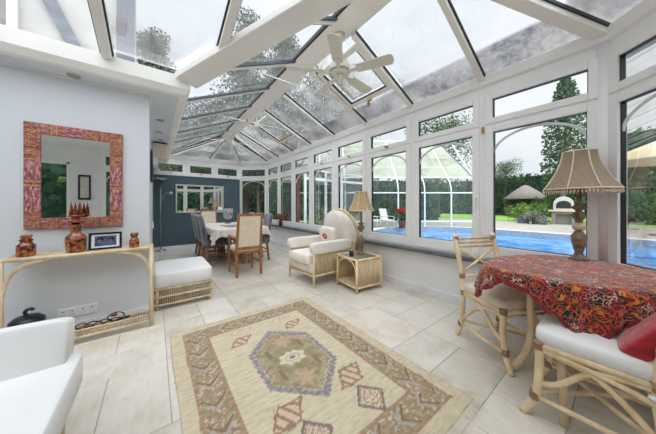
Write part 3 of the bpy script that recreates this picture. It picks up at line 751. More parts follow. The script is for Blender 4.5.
# ------------------------------------------------------------------ rug
def rug():
    x0, x1, y0, y1 = .11, 1.555, .575, 2.546
    NX, NY = 190, 260
    o = thing('rug', 'faded olive and beige oriental rug with hexagon medallion on the tiles', 'rug', (0,0,0))
    vs = []; cols = []; fs = []
    rnd = random.Random(5)
    tan = Vector(srgb(198,184,156)); field = Vector(srgb(204,192,164)); olive = Vector(srgb(140,124,94)); brown = Vector(srgb(126,100,78))
    green = Vector(srgb(164,154,124)); purple = Vector(srgb(132,124,128)); cream = Vector(srgb(212,202,182)); salmon = Vector(srgb(190,158,130)); rust = Vector(srgb(152,120,98))
    def hexd(x, y, cx, cy, w, h, k):           # elongated hexagon: <0 inside
        a = abs(x-cx)/w; b = abs(y-cy)/h
        return max(a, b*.0+ (b + a*k)/(1) ) - 1
    def colour(x, y):
        n = lambda s, q=0: noise.noise(Vector((x*s+q, y*s-q, q*.7)))
        u = x-x0; v = x1-x; s = y-y0; t = y1-y; e = min(u, v, s, t)
        jag = .010*(((x*37) % 1) > .5) + .006*(((y*41) % 1) > .5)
        if e < .085 + .006*n(9): return tan*(.98+.12*n(14))
        if e < .275:
            # meander border: olive ground, brown and lilac diagonal bars
            b = (e-.085)/.19
            if b < .10 or b > .90: return brown.lerp(salmon, .5+.5*n(50))
            along = y if (min(u, v) < min(s, t)) else x
            q = (along*5.2 + (.5-abs(b-.5))*1.1) % 1
            q2 = (along*10.4 - b*2.0) % 1
            c = olive.lerp(green, .5+.8*n(22))
            if abs(b-.5) < .33 and q < .11: c = purple.lerp(cream, .35)
            elif abs(b-.5) < .36 and .18 < q < .27: c = brown
            elif q2 < .16 and abs(b-.5) < .42: c = salmon.lerp(brown, .5)
            elif n(60, 3) > .22: c = rust
            elif n(48, 8) > .26: c = cream.lerp(olive, .4)
            return c
        c = field.lerp(tan, .5+.6*n(6, 1))*(.98+.10*noise.noise(Vector((x*5,y*60,0))))
        # medallion, axis along y
        cx, cy = .857, 1.59
        zig = .070*abs(((x+y)*17 % 1)-.5)*2 + .04*abs(((x-y)*19 % 1)-.5)
        a = abs(x-cx); b = abs(y-cy)
        d = max(a/.262, (b + a*.95)/.455)     # 1 at outline
        d += -zig*.9
        if d < 1.0:
            if d > .855: c = purple.lerp(tan, max(0, min(.5, .15+.7*n(40))))
            elif d > .835: c = tan
            else:
                c = green.lerp(olive, .5+.9*n(18, 4))
                r = math.hypot(a/1.0, b/.72)
                if .72 < d < .75: c = salmon.lerp(green, .45)
                if r < .105 + .012*math.sin(8*math.atan2(y-cy, x-cx)): c = cream.lerp(green, .25)
                if r < .062: c = salmon
                if r < .048: c = cream.lerp(green, .2)
                if r < .026: c = purple
                for (mx_, my_) in ((cx-.02,cy-.235),(cx+.02,cy+.235)):
                    rr_ = math.hypot(x-mx_, (y-my_))
                    if rr_ < .065+.022*math.sin(7*math.atan2(y-my_, x-mx_)): c = salmon.lerp(green, .3)
                if abs(a-.14) < .016 and abs(b-.13) < .06: c = olive.lerp(brown, .4)
        # diamonds and rosettes in the field corners
        for (dx, dy, w, h, kind) in ((.655,.965,.115,.125,0),(1.065,.965,.115,.125,0),(.645,2.20,.11,.075,1),(1.05,2.20,.11,.075,1),
                                     (.60,1.165,.15,.065,2),(1.09,1.18,.15,.065,2),(.60,2.04,.12,.05,2),(1.10,2.04,.12,.05,2)):
            if kind == 2:
                xr = (x-dx)*math.cos(.5)+(y-dy)*math.sin(.5); yr = -(x-dx)*math.sin(.5)+(y-dy)*math.cos(.5)
                d = abs(xr)/w + abs(yr)/h*.7 + .25*n(45, dx*9)
                if d < .75: c = salmon.lerp(cream, .4) if int((xr+2)*55) % 3 else rust
                elif d < 1: c = rust
            else:
                d = abs(x-dx)/w + abs(y-dy)/h + .12*abs((x*30 % 1)-.5)
                if d < 1:
                    if d > .8: c = purple.lerp(brown, .5) if kind == 0 else salmon
                    elif kind == 0: c = cream.lerp(salmon, .45+.5*n(50)) if (int(d*9) % 2 or n(60) > .1) else brown.lerp(salmon, .5)
                    elif d > .55: c = cream
                    elif d > .4: c = salmon.lerp(brown, .4)
        if abs(y-1.075-.0) < .004 and abs(a) > .12: c = c*.8
        return c
    for j in range(NY+1):
        for i in range(NX+1):
            x = x0+(x1-x0)*i/NX; y = y0+(y1-y0)*j/NY
            wob = .006*math.sin(y*5.1)*(1 if i in (0,) else 0)
            z = .011 + .0012*noise.noise(Vector((x*4,y*4,0)))
            vs.append((x+wob, y, z)); cols.append(colour(x, y))
    W_ = NX+1
    fs = [(j*W_+i, j*W_+i+1, (j+1)*W_+i+1, (j+1)*W_+i) for j in range(NY) for i in range(NX)]
    mb = MB(); mb.add(vs, fs, True)
    # edges down to the floor
    ring = [i for i in range(W_)] + [j*W_+NX for j in range(1, NY+1)] + [NY*W_+i for i in range(NX-1, -1, -1)] + [j*W_ for j in range(NY-1, 0, -1)]
    base = len(mb.v)
    for i in ring: mb.v.append((mb.v[i][0], mb.v[i][1], .001)); cols.append(cols[i])
    m_ = len(ring)
    for k in range(m_): mb.f.append((ring[k], ring[(k+1) % m_], base+(k+1) % m_, base+k)); mb.sm.append(False)
    p = mb.build('pile', 'rug', o)
    at = p.data.color_attributes.new('weave', 'FLOAT_COLOR', 'POINT')
    flat = []
    for c in cols: flat += [max(0, c[0]), max(0, c[1]), max(0, c[2]), 1]
    at.data.foreach_set('color', flat)
    fr = MB(); rnd = random.Random(9)
    for i in range(230):
        x = x0+.006+(x1-x0-.012)*i/229
        for y, s_ in ((y0,-1),):
            l = rnd.uniform(.05,.085); dx = rnd.uniform(-.012,.012)
            fr.add([(x-.0022,y,.006),(x+.0022,y,.006),(x+dx+.0015,y+s_*l,.002),(x+dx-.0015,y+s_*l,.002)], [(0,1,2,3)])
    fr.build('fringe', 'fringe', o)
rug()

# ------------------------------------------------------------------ sofa in the corner of the frame
sf = thing('rattan_sofa', 'white cushioned rattan sofa in the near left corner', 'sofa', (-.29,1.66,0))
MB().cushion((-.95,-.40,.375), (1.9,.92,.155), .10,.06,56,14, wob=.004).build('seat_cushion', 'white_fabric', sf)
T = rotx(R(-14))
MB().cushion((-.995,.035,.520), (1.9,.15,.235), .14,.08,56,14, T=T).build('back_cushion', 'white_fabric', sf)
s = MB()
for y in (.11,-.80): s.tube([(-1.86,y,.27),(-.10,y,.27)], .02)
for x in (-1.86,-.10): s.tube([(x,-.80,.27),(x,.11,.27)], .02)
s.curve([(-.12,.11,.27),(-.12,.17,.45),(-.12,.19,.56)], .018); s.curve([(-1.86,.11,.27),(-1.86,.17,.45),(-1.86,.19,.56)], .018); s.tube([(-.12,.19,.56),(-1.86,.19,.56)], .018)
s.box(-1.86,-.10,-.80,.11,.275,.292)
s.build('rail_frame', 'rattan', sf)
for x in (-1.86,-.10):
    for y in (.10,-.78): MB().tube([(x,y,0),(x,y,.28)], .021, 10).build('leg', 'rattan', sf)

# ------------------------------------------------------------------ rattan armchair
ac = thing('rattan_armchair', 'rattan armchair with cream cushions and a rounded back by the windows', 'armchair', (2.215,3.10,0), R(92))
w, d = .345, .40
for x in (-w, w):
    MB().tube([(x,d,0),(x,d,.60)], .019, 10).build('leg', 'rattan', ac)
    MB().curve([(x,-d,0),(x,-d+.01,.30),(x,-d-.03,.60)], .019, 10).build('leg', 'rattan', ac)
f = MB()
for z in (.165,.60):
    for x in (-w, w): f.curve([(x,d,z),(x,0,z+(.01 if z > .5 else 0)),(x,-d-(.03 if z > .5 else 0),z)], .017, sub=4)
for y in (d,-d): f.tube([(-w,y,.165),(w,y,.165)], .017)
f.tube([(-w,d,.30),(w,d,.30)], .012)
TB = Matrix.Translation((0,-d+.0,.735)) @ rotx(R(-16)) @ rotx(-PI/2)
hoop = [TB @ Vector((.375*math.cos(t), -.375*math.sin(t), -.10)) for t in [-.75+(PI+1.5)*i/26 for i in range(27)]]
f.tube(hoop, .019, 10); f.tube([TB @ Vector((.35*math.cos(t), -.35*math.sin(t), -.075)) for t in [-.75+(PI+1.5)*i/26 for i in range(27)]], .011, 8)
f.build('cane_frame', 'rattan', ac)
sd = MB()
for sx in (-1, 1):
    for i in range(30): sd.tube([(sx*w,-d+.02+i*.0266,.17),(sx*w,-d+.02+i*.0266,.60)], .0085, 5)
for i in range(26): sd.tube([(-w+.02+i*.0265,d,.17),(-w+.02+i*.0265,d,.29)], .0085, 5)
for i in range(26): sd.tube([(-w+.02+i*.0265,-d,.17),(-w+.02+i*.0265,-d-.03,.60)], .0085, 5)
sd.build('cane_side', 'cane', ac)
MB().cushion((0,.03,.27), (.68,.80,.15), .15,.12,36,10).build('seat_base', 'beige_fabric', ac)
MB().cushion((0,.05,.39), (.56,.82,.15), .2,.16,36,12, puff=.15).build('seat_cushion', 'cream', ac)
for sx in (-1, 1):
    MB().cushion((sx*.325,.05,.565), (.11,.78,.17), .35,.2,30,12).build('arm_cushion', 'cream', ac)
T = rotx(R(-15))
prof = [(0,-.085),(.16,-.085),(.27,-.07),(.33,-.04),(.345,0),(.33,.045),(.26,.08),(.12,.10),(0,.105)]
MB().lathe([(r*1.12, z*1.1) for r, z in prof], n=36, T=TB).build('back_cushion', 'cream', ac)
# throw pillow
tp = thing('throw_pillow', 'small cream throw pillow with a pink-red motif on the armchair', 'cushion', (2.36,3.10,.70), R(97))
MB().cushion((0,0,0), (.36,.12,.27), .55,.3,28,14, T=rotx(R(-20))).build('pillow_cover', 'cream', tp)
mt = MB()
for k in range(7):
    a = k*.9; mt.add([Vector((.05+.035*math.cos(a)+.022*math.cos(b), .064, .0+.035*math.sin(a)+.022*math.sin(b))) for b in [PI*2*i/8 for i in range(8)]], [tuple(range(8))])
mt2 = MB(); T = rotx(R(-20)); mt2.add([T @ (Vector(q)-Vector((.02,0,.01))) for q in mt.v], mt.f)
mt2.build('printed_motif', mat('pink_print', srgb(214,66,88), srgb(190,40,60), 40, rough=.9), tp)

# ------------------------------------------------------------------ side table + what stands on it
st = thing('side_table', 'square rattan side table with smoked glass top beside the armchair', 'side table', (2.41,2.42,0), R(-5))
a = .225
for x in (-a, a):
    for y in (-a, a): MB().tube([(x,y,0),(x,y,.455)], .0165, 10).build('leg', 'rattan', st)
f = MB()
for z in (.445,.07):
    for s_ in (-1, 1): f.tube([(-a,s_*a,z),(a,s_*a,z)], .0165); f.tube([(s_*a,-a,z),(s_*a,a,z)], .0165)
for sx in (-1, 1):
    f.curve([(-a,sx*(a-.005),.22),(-a,sx*(a-.03),.33),(-a,sx*(a-.10),.405),(-a,sx*.02,.43)], .011)
f.build('cane_frame', 'rattan', st)
s_ = MB()
for i in range(19):
    q = -a+.02+i*.0228
    s_.tube([(q,-a,.07),(q,-a,.44)], .0095, 5); s_.tube([(q,a,.07),(q,a,.44)], .0095, 5); s_.tube([(a,q,.07),(a,q,.44)], .0095, 5)
s_.build('cane_side', 'cane', st)
MB().box(-a,a,-a,a,.066,.078).build('shelf', 'rattan', st)
MB().box(-a+.015,a-.015,-a+.015,a-.015,.446,.454).build('glass_top', 'smoked', st)
cd = thing('candle_jar', 'small black candle jar on the rattan side table', 'candle', (2.30,2.46,.455))
MB().lathe([(.032,0),(.034,.005),(.034,.065),(.03,.067),(.03,.05),(0,.05)], n=20).build('jar', 'black', cd)
MB().lathe([(0,.0505),(.029,.0505)], n=16).tube([(0,0,.05),(0,0,.06)], .0015, 5).build('wax', 'cream', cd)

# ------------------------------------------------------------------ lamps
def lamp(loc, R0, zs0, zs1, Rt, label, shade, base_h, beads, rz=0):
    """zs0/zs1: bottom and top of the shade above the foot; R0 bottom radius, Rt top radius"""
    t = thing('table_lamp', label, 'table lamp', loc, rz)
    n = 8; prof = []
    for i in range(9):
        s = i/8; r = Rt+(R0-Rt)*(1-s)**1.7; prof.append((r, zs0+(zs1-zs0)*s))
    vs = []; mb = MB()
    for r, z in prof: vs += [(r*math.cos(2*PI*(k+.5)/n), r*math.sin(2*PI*(k+.5)/n), z) for k in range(n)]
    mb.add(vs, [(i*n+k, i*n+(k+1) % n, (i+1)*n+(k+1) % n, (i+1)*n+k) for i in range(8) for k in range(n)])
    sh = mb.build('lamp_shade', shade, t)
    sd = sh.modifiers.new('thick', 'SOLIDIFY'); sd.thickness = .003
    tr = MB()
    for k in range(n):
        tr.tube([(r*1.012*math.cos(2*PI*(k+.5)/n), r*1.012*math.sin(2*PI*(k+.5)/n), z) for r, z in prof], .0045, 6)
    for r, z in (prof[0], prof[-1]): tr.tube([(r*1.01*math.cos(2*PI*(k+.5)/n), r*1.01*math.sin(2*PI*(k+.5)/n), z) for k in range(n)], .006, 6, True)
    tr.build('braid_trim', 'shade_trim', sh)
    if beads:
        b = MB()
        for k in range(n):
            a0, a1 = 2*PI*(k+.5)/n, 2*PI*(k+1.5)/n
            for q in range(9):
                s = q/9; x = R0*1.01*((1-s)*math.cos(a0)+s*math.cos(a1)); y = R0*1.01*((1-s)*math.sin(a0)+s*math.sin(a1))
                b.lathe([(.001,0),(.002,-.012),(.005,-.020),(.003,-.03),(0,-.033)], (x,y,zs0-.004), 6)
        b.build('bead_fringe', 'shade_trim', sh)
    MB().tube([(0,0,zs1-.01),(0,0,zs1+.03)], .004, 6).lathe([(0,zs1+.02),(.008,zs1+.03),(0,zs1+.05)], n=8).tube([(-Rt*.9,0,zs1-.004),(Rt*.9,0,zs1-.004)], .002, 5).build('finial', 'darkwood', t)
    h = base_h
    MB().lathe([(.055,0),(.058,.010),(.045,.022),(.030,.035),(.022,.06),(.028,.10*h/.6),(.043,.20*h/.6),(.048,.27*h/.6),(.03,.31*h/.6),(.028,.325*h/.6)], n=24).build('lower_stem', 'lampwood', t)
    zb = .325*h/.6
    MB().lathe([(.012,zb),(.034,zb+.012),(.042,zb+.036),(.034,zb+.06),(.012,zb+.072)], n=24).build('stone_ball', 'onyx', t)
    z = zb+.07
    urn = MB().lathe([(.024,z),(.02,z+.012),(.032,z+.03),(.044,z+.055),(.036,z+.075),(.022,z+.085),(.020,z+.10),(.05,z+.118),(.052,z+.125),(.03,z+.135),(.018,z+.15),(.015,z+.19),(.012,zs0+.02)], n=24)
    for s in (-1, 1): urn.curve([(s*.03,0,z+.02),(s*.062,0,z+.04),(s*.068,0,z+.07),(s*.04,0,z+.09),(s*.028,0,z+.075)], .008, 8)
    urn.build('upper_stem', 'lampwood', t)
    return t
lm = lamp((2.71,.24,.762), .222, .565, .865, .100, 'tall carved lamp with taupe beaded shade on the cloth-covered table', 'shade', .42, True, R(12))
MB().tube([(.19,-.02,.56),(.19,-.02,.42)], .0015, 5).lathe([(0,.40),(.006,.405),(.005,.43),(0,.435)], (.19,-.02,0), 8).build('pull_cord', 'brass', lm)
lamp((2.50,2.46,.455), .20, .66, .945, .095, 'carved table lamp with straw-coloured shade on the rattan side table', 'shade2', .50, False, R(5))

# ------------------------------------------------------------------ vase on sill
fv = thing('flower_vase', 'dark red vase of dried flowers on the window sill', 'vase', (2.86,6.0,.598))
MB().lathe([(.04,0),(.05,.01),(.055,.08),(.045,.15),(.035,.18),(.05,.22),(.045,.222)], n=22).build('vase_body', 'red_pot', fv)
fm = MB(); rr = random.Random(4)
for i in range(60):
    a = rr.uniform(0,2*PI); q = rr.uniform(.02,.16); z = rr.uniform(.26,.36)-q*.35
    p = Vector((q*math.cos(a)*.7-.03, q*math.sin(a), z))
    fm.tube([(0,0,.2), p*.6+Vector((0,0,.09)), p], .0025, 4); fm.cushion(p, (.05,.05,.045), .8,.8,8,5)
fm.build('dried_blooms', 'dryflower', fv)

# ------------------------------------------------------------------ floor lamp
fp = thing('floor_lamp', 'slim steel uplighter floor lamp with reading arm before the blue wall', 'floor lamp', (.12,7.42,0))
MB().lathe([(.13,0),(.13,.015),(.02,.025),(.012,.04)], n=28).build('base', 'steel', fp)
MB().tube([(0,0,.03),(0,0,1.86)], .011).build('pole', 'steel', fp)
MB().lathe([(.02,1.84),(.06,1.855),(.16,1.90),(.155,1.902),(.05,1.865),(0,1.86)], n=28).build('lamp_shade', 'chrome', fp)
ar = MB().curve([(0,0,1.25),(.06,-.02,1.42),(.13,-.03,1.52),(.19,-.04,1.53)], .006).build('reading_arm', 'steel', fp)
MB().lathe([(.015,.03),(.03,.01),(.05,-.04),(.046,-.04),(.02,.0)], (.22,-.04,1.53), 16).build('reading_shade', 'chrome', ar)
# ------------------------------------------------------------------ dining group
dt = thing('dining_table', 'long dining table at the far end under a grey linen cloth', 'dining table', (1.37,5.37,0))
MB().box(-.5,.5,-.87,.87,.71,.745).build('table_top', 'wood', dt, bevel=.006)
for x in (-.08,.08):
    for y in (-.60,.60): MB().bar((x,y,0),(x,y,.71),.06,.06,(0,1,0)).build('leg', 'wood', dt)
def linen():
    n = 160; hx, hy = .53, .90
    vs = []; rings = []
    def pt(t, grow):
        a = 2*PI*t; c, s = math.cos(a), math.sin(a)
        e = .16
        return (math.copysign(abs(c)**e, c)*(hx+grow), math.copysign(abs(s)**e, s)*(hy+grow))
    prof = [(-.53,0),(-.3,0),(-.05,0),(-.012,0),(.0,-.006),(.006,-.02)] 
    for i, (g, z) in enumerate(prof):
        for k in range(n):
            x, y = pt(k/n, max(g, -.5)); 
            if g < -.5: x, y = 0, 0
            vs.append((x, y, .7525+z))
    for j in range(1, 9):
        for k in range(n):
            t = k/n; c = abs(math.sin(4*PI*t)); corner = max(0, c-.55)/.45
            corner = abs(math.sin(2*PI*t)*math.cos(2*PI*t))*2
            pw = corner**3
            drop = .11+.14*pw + .01*math.sin(t*60)
            x, y = pt(t, .006+ j/8*(.02+.02*math.sin(t*2*PI*15) + .035*pw))
            vs.append((x, y, .7325-drop*j/8))
    m_ = len(prof)+8
    fs = [(i*n+k, i*n+(k+1) % n, (i+1)*n+(k+1) % n, (i+1)*n+k) for i in range(m_-1) for k in range(n)]
    mb = MB(); mb.add(vs, fs, True); return mb
tag(linen().build('tablecloth', 'linen', loc=(1.37,5.37,0)), 'pale grey linen cloth draped over the long dining table', 'tablecloth')

def grey_chair():
    t = thing('dining_chair', 'x', 'chair', group='grey upholstered dining chairs')
    for sx in (-.19,.19):
        MB().bar((sx,.19,0),(sx,.18,.40),.036,.036,(0,1,0)).build('leg', 'wood', t)
        MB().bar((sx,-.24,0),(sx,-.19,.42),.036,.04,(0,1,0)).build('leg', 'wood', t)
    MB().bar((-.19,.18,.24),(.19,.18,.24),.02,.02).bar((-.19,-.21,.24),(.19,-.21,.24),.02,.02).bar((-.19,.18,.2),(-.19,-.21,.2),.02,.02).bar((.19,.18,.2),(.19,-.21,.2),.02,.02).build('stretcher', 'wood', t)
    MB().cushion((0,0,.43), (.47,.47,.12), .2,.16,32,10).build('seat', 'grey_velvet', t)
    b = MB(); nx, nz = 12, 16
    vs = []
    for side, off_ in ((0,-.035),(1,.035)):
        for j in range(nz+1):
            z = .40+.60*j/nz
            for i in range(nx+1):
                x = (-.5+i/nx); w_ = .46-.05*(j/nz)
                y = -.215-.10*(j/nz)**1.3 - .03*(4*x*x-1)*-.5 + off_*(1 if 0 < i < nx and j < nz else .4)
                vs.append((x*w_, y, z + (.012*(1-4*x*x) if j == nz else 0)))
    N_ = (nx+1)*(nz+1); fs = []
    for j in range(nz):
        for i in range(nx):
            q = j*(nx+1)+i; fs.append((q, q+1, q+nx+2, q+nx+1)); fs.append((N_+q+nx+1, N_+q+nx+2, N_+q+1, N_+q))
    edge = [i for i in range(nx+1)] + [j*(nx+1)+nx for j in range(1, nz+1)] + [nz*(nx+1)+i for i in range(nx-1,-1,-1)] + [j*(nx+1) for j in range(nz-1,0,-1)]
    for k in range(len(edge)): fs.append((edge[(k+1) % len(edge)], edge[k], N_+edge[k], N_+edge[(k+1) % len(edge)]))
    b.add(vs, fs, True); b.build('backrest', 'grey_velvet', t)
    return t
g0 = grey_chair()
spots = [(1.03,5.20,-90,'grey upholstered dining chair on the left of the table, nearest the footstool'),
         (1.03,5.70,-90,'grey upholstered dining chair, middle one of the three on the left table side'),
         (1.03,6.19,-90,'grey upholstered dining chair on the left table side, nearest the floor lamp'),
         (1.74,4.93,90,'grey upholstered dining chair on the window side, nearest the carver chair'),
         (1.74,5.48,90,'grey upholstered dining chair, middle of the window side of the table'),
         (1.74,6.03,90,'grey upholstered dining chair on the window side, nearest the blue wall')]
for i, (x, y, a, lab) in enumerate(spots):
    o = g0 if i == 0 else copy_tree(g0)
    o.location = (x, y, 0); o.rotation_euler = (0,0,R(a)); o['label'] = lab
def carver():
    t = thing('carver_chair', 'x', 'chair', group='cream carver chairs')
    w_ = .205
    for s in (-1, 1):
        MB().curve([(s*w_,.22,0),(s*w_,.235,.25),(s*w_,.22,.44),(s*(w_+.01),.21,.66)], [.017]*13, sub=4).build('leg', 'wood', t)
        MB().bar((s*w_,-.24,0),(s*w_,-.21,.45),.034,.04,(0,1,0)).bar((s*w_,-.21,.45),(s*(w_-.015),-.30,1.05),.034,.034,(0,1,0)).build('leg', 'wood', t)
        MB().curve([(s*(w_+.012),.22,.655),(s*(w_+.03),.06,.67),(s*(w_+.02),-.10,.65),(s*w_,-.235,.64)], .019, sub=4).build('armrest', 'wood', t)
    fr = MB()
    fr.bar((-w_,-.212,.47),(w_,-.212,.47),.03,.05).bar((-w_+.012,-.297,1.035),(w_-.012,-.297,1.035),.034,.04)
    fr.box(-w_,w_,-.21,.22,.385,.42)
    for s in (-1, 1): MB().bar((s*w_,.225,.21),(s*w_,-.22,.21),.02,.02).build('side_stretcher', 'wood', t)
    fr.build('seat_frame', 'wood', t)
    MB().cushion((0,.01,.445), (.42,.44,.08), .25,.2,30,10, puff=.1).build('seat', 'ecru', t)
    a, b = Vector((0,-.218,.495)), Vector((0,-.293,1.02))
    MB().bar(a, b, .355, .036, (0,1,.15)).build('backrest', 'ecru', t, bevel=.01)
    return t
c0 = carver()
c0.location = (1.275,4.125,0); c0['label'] = 'cream-backed wooden carver chair at the near head of the dining table'
c1 = copy_tree(c0); c1.location = (1.19,6.80,0); c1.rotation_euler = (0,0,PI); c1['label'] = 'cream-backed wooden carver chair at the far head, by the blue wall'

gb = thing('glass_goblet', 'large footed glass bowl standing on the dining table', 'vase', (1.43,5.95,.7525))
MB().lathe([(.075,0),(.08,.006),(.03,.03),(.016,.05),(.022,.07),(.03,.10)], n=24).build('foot', 'darkwood', gb)
MB().lathe([(.0,.10),(.05,.105),(.10,.15),(.115,.22),(.118,.36),(.112,.36),(.108,.22),(.094,.155),(.045,.115),(0,.112)], n=28).build('bowl', 'clearglass', gb)
gl = thing('place_setting', 'dark folded runner lying on the dining table', 'table runner', (1.30,5.1,.7535), R(8))
MB().cushion((0,0,.006), (.32,.5,.012), .15,.1,20,6).build('folded_cloth', 'grey_velvet', gl)

# ------------------------------------------------------------------ rattan bistro chairs and the round table
def bistro_chair(label):
    t = thing('rattan_chair', label, 'chair', group='rattan chairs at the round table')
    r = .0208
    W_ = .205
    for s in (-1, 1):
        MB().curve([(s*(W_+.005),.262,0),(s*(W_),.212,.10),(s*W_,.192,.24),(s*W_,.19,.43)], r, 10).build('front_leg', 'rattan', t)
        MB().curve([(s*(W_),-.262,0),(s*W_,-.215,.14),(s*W_,-.19,.40),(s*W_,-.215,.60),(s*(W_+.005),-.30,.93)], r, 10).build('rear_leg', 'rattan', t)
    f = MB()
    for s in (-1, 1):
        f.tube([(s*W_,.20,.415),(s*W_,-.20,.415)], .018); f.tube([(s*W_,.212,.12),(s*W_,-.222,.12)], .014)
        f.curve([(s*W_,.20,.20),(s*W_,.12,.235),(s*W_,.02,.345),(s*W_,-.05,.385),(s*W_,-.19,.40)], .015)
        f.curve([(s*W_,-.215,.16),(s*W_,-.14,.24),(s*W_,-.05,.33),(s*W_,.03,.37),(s*W_,.19,.395)], .015)
    for y in (.195,-.195): f.tube([(-W_,y,.415),(W_,y,.415)], .016)
    f.tube([(-W_,.19,.16),(W_,-.20,.16)], .012); f.tube([(W_,.19,.16),(-W_,-.20,.16)], .012)
    f.tube([(-W_,.195,.375),(W_,.195,.375)], .011)
    f.build('seat_frame', 'rattan', t)
    b = MB()
    yz = lambda z: -.215-(z-.60)*.2576
    for z in (.885,.85,.815): b.tube([(-W_,yz(z),z),(W_,yz(z),z)], .014)
    b.tube([(-W_,yz(.56)+.01,.56),(W_,yz(.56)+.01,.56)], .013)
    b.tube([(-W_,yz(.58),.58),(W_,yz(.80),.80)], .012); b.tube([(W_,yz(.58),.58),(-W_,yz(.80),.80)], .012)
    b.build('back_lattice', 'rattan', t)
    for s in (-1, 1):
        for p in ((s*W_,.193,.415),(s*W_,-.19,.415),(s*W_,-.222,.125),(s*W_,.21,.125),(s*W_,yz(.56),.56),(s*W_,yz(.885),.885)):
            MB().lathe([(.0225,-.022),(.0245,-.014),(.0245,.014),(.0225,.022)], p, 10).build('cane_binding', 'rattan_node', t)
    MB().cushion((0,0,.460), (.435,.43,.085), .32,.2,36,10, puff=.25, wob=.004).build('seat_cushion', 'white_fabric', t)
    return t
b0 = bistro_chair('rattan chair with cream seat pad between the round table and windows')
b0.location = (2.307,.635,0); b0.rotation_euler = (0,0,math.atan2(-.89,-.45)-PI/2)
b1 = copy_tree(b0); b1['label'] = 'rattan chair with white seat pad and red cushion, nearest the camera'
b1.location = (1.925,.115,0); b1.rotation_euler = (0,0,R(1))
# extra brace post and white cable tie of the near chair
MB().tube([(-.15,.10,0),(-.15,.11,.40)], .020, 10).build('brace_post', 'rattan', b1)
bp = MB().curve([(-.205,.19,.40),(-.21,.05,.385),(-.21,-.10,.36),(-.205,-.20,.33)], .014).build('under_frame', 'rattan', b1)
ct = MB().lathe([(.024,-.012),(.026,0),(.024,.012)], (-.205,-.19,.365), 12).tube([(-.235,-.185,.37),(-.225,-.165,.37)], .010).build('cable_tie', 'white_paint', b1)
for o in kids(b0):
    if o.name.startswith('seat_cushion'): o.data = o.data.copy(); o.data.materials[0] = M['beige_fabric']
rc = thing('red_cushion', 'deep red velvet cushion resting on the nearest rattan chair', 'cushion', (1.905,.015,.478), R(3))
MB().cushion((0,-.065,.088), (.34,.09,.225), .45,.3,30,14, T=rotx(R(36))).build('cushion_cover', 'red_velvet', rc)

TC = Vector((2.30,.20,0))
rt = thing('round_table', 'round rattan table with curved pole legs under the red throw', 'table', TC)
RIM = [(104,.50),(130,.57),(145,.55),(160,.49),(180,.445),(200,.42),(233,.43),(280,.46),(320,.50),(372,.52),(400,.50),(430,.47),(464,.50)]
HANG = [(104,.09),(120,.15),(130,.23),(138,.14),(147,.06),(155,.08),(163,.12),(172,.18),(180,.245),(188,.30),(194,.285),(201,.21),(208,.17),(215,.14),(225,.10),(250,.10),(290,.16),(330,.1),(380,.09),(420,.14),(464,.09)]
def interp(tab, a):
    a = a % 360
    if a < tab[0][0]: a += 360
    for (x0, y0), (x1, y1) in zip(tab, tab[1:]):
        if x0 <= a <= x1:
            t = (a-x0)/(x1-x0); t = t*t*(3-2*t); return y0+(y1-y0)*t
    return tab[-1][1]
poly = [((interp(RIM, a)-.012)*math.cos(R(a)), (interp(RIM, a)-.012)*math.sin(R(a))) for a in range(0, 360, 5)]
MB().prism(poly, .725, .752).build('table_top', 'rattan', rt)
for a in (125, 262, 318, 30):
    c, s_ = math.cos(R(a)), math.sin(R(a))
    MB().curve([(.27*c,.27*s_,.725),(.275*c,.275*s_,.50),(.27*c,.27*s_,.30),(.30*c,.30*s_,.14),(.385*c,.385*s_,.0)], .023, 10).build('leg', 'rattan', rt)
f = MB()
f.tube([(.19*math.cos(k*2*PI/32), .19*math.sin(k*2*PI/32), .29) for k in range(32)], .015, 8, True)
for a in (125, 262, 318, 30):
    c, s_ = math.cos(R(a)), math.sin(R(a))
    f.curve([(.03*c,.03*s_,.16),(.12*c,.12*s_,.20),(.22*c,.22*s_,.32),(.27*c,.27*s_,.46)], .015)
f.build('ring_stretcher', 'rattan', rt)
def throw():
    n = 240; vs = []; zone = []; rings = [0,.15,.3,.45,.6,.75,.88,.96,1.0]
    zt = .757
    for q in rings:
        for k in range(n):
            a = 360*k/n; r = interp(RIM, a)*q
            vs.append((r*math.cos(R(a)), r*math.sin(R(a)), zt - (.006 if q == 1 else 0) + .0025*noise.noise(Vector((math.cos(R(a))*q*4, math.sin(R(a))*q*4, 0))))); zone.append(0)
    m_ = 12
    for j in range(1, m_+1):
        s = j/m_
        for k in range(n):
            a = 360*k/n; h = interp(HANG, a) + .006*noise.noise(Vector((a*.06, 3, 1))) + .004*math.sin(a*1.7)
            tip = max(0, 1-abs(a-130)/11)
            fold = .016*math.sin(a*.42)+.010*math.sin(a*.93+1)
            r = interp(RIM, a) + .008*min(1, s*4) + s*(fold+.012) + .05*tip*s
            vs.append((r*math.cos(R(a)), r*math.sin(R(a)), zt-.008-h*s)); zone.append(1.0 if h*(1-s) < .028 else 0.0)
    M_ = len(rings)+m_
    fs = [(i*n+k, i*n+(k+1) % n, (i+1)*n+(k+1) % n, (i+1)*n+k) for i in range(1, M_-1) for k in range(n)]
    fs.append(tuple(n+k for k in range(n)))
    mb = MB(); mb.add(vs, fs, True)
    o = mb.build('table_throw', 'throw', loc=TC)
    at = o.data.attributes.new('zone', 'FLOAT', 'POINT'); at.data.foreach_set('value', zone)
    sm = o.modifiers.new('thick', 'SOLIDIFY'); sm.thickness = .004; sm.offset = 1
    return tag(o, 'red embroidered multicoloured throw covering the round rattan table', 'tablecloth')
throw()

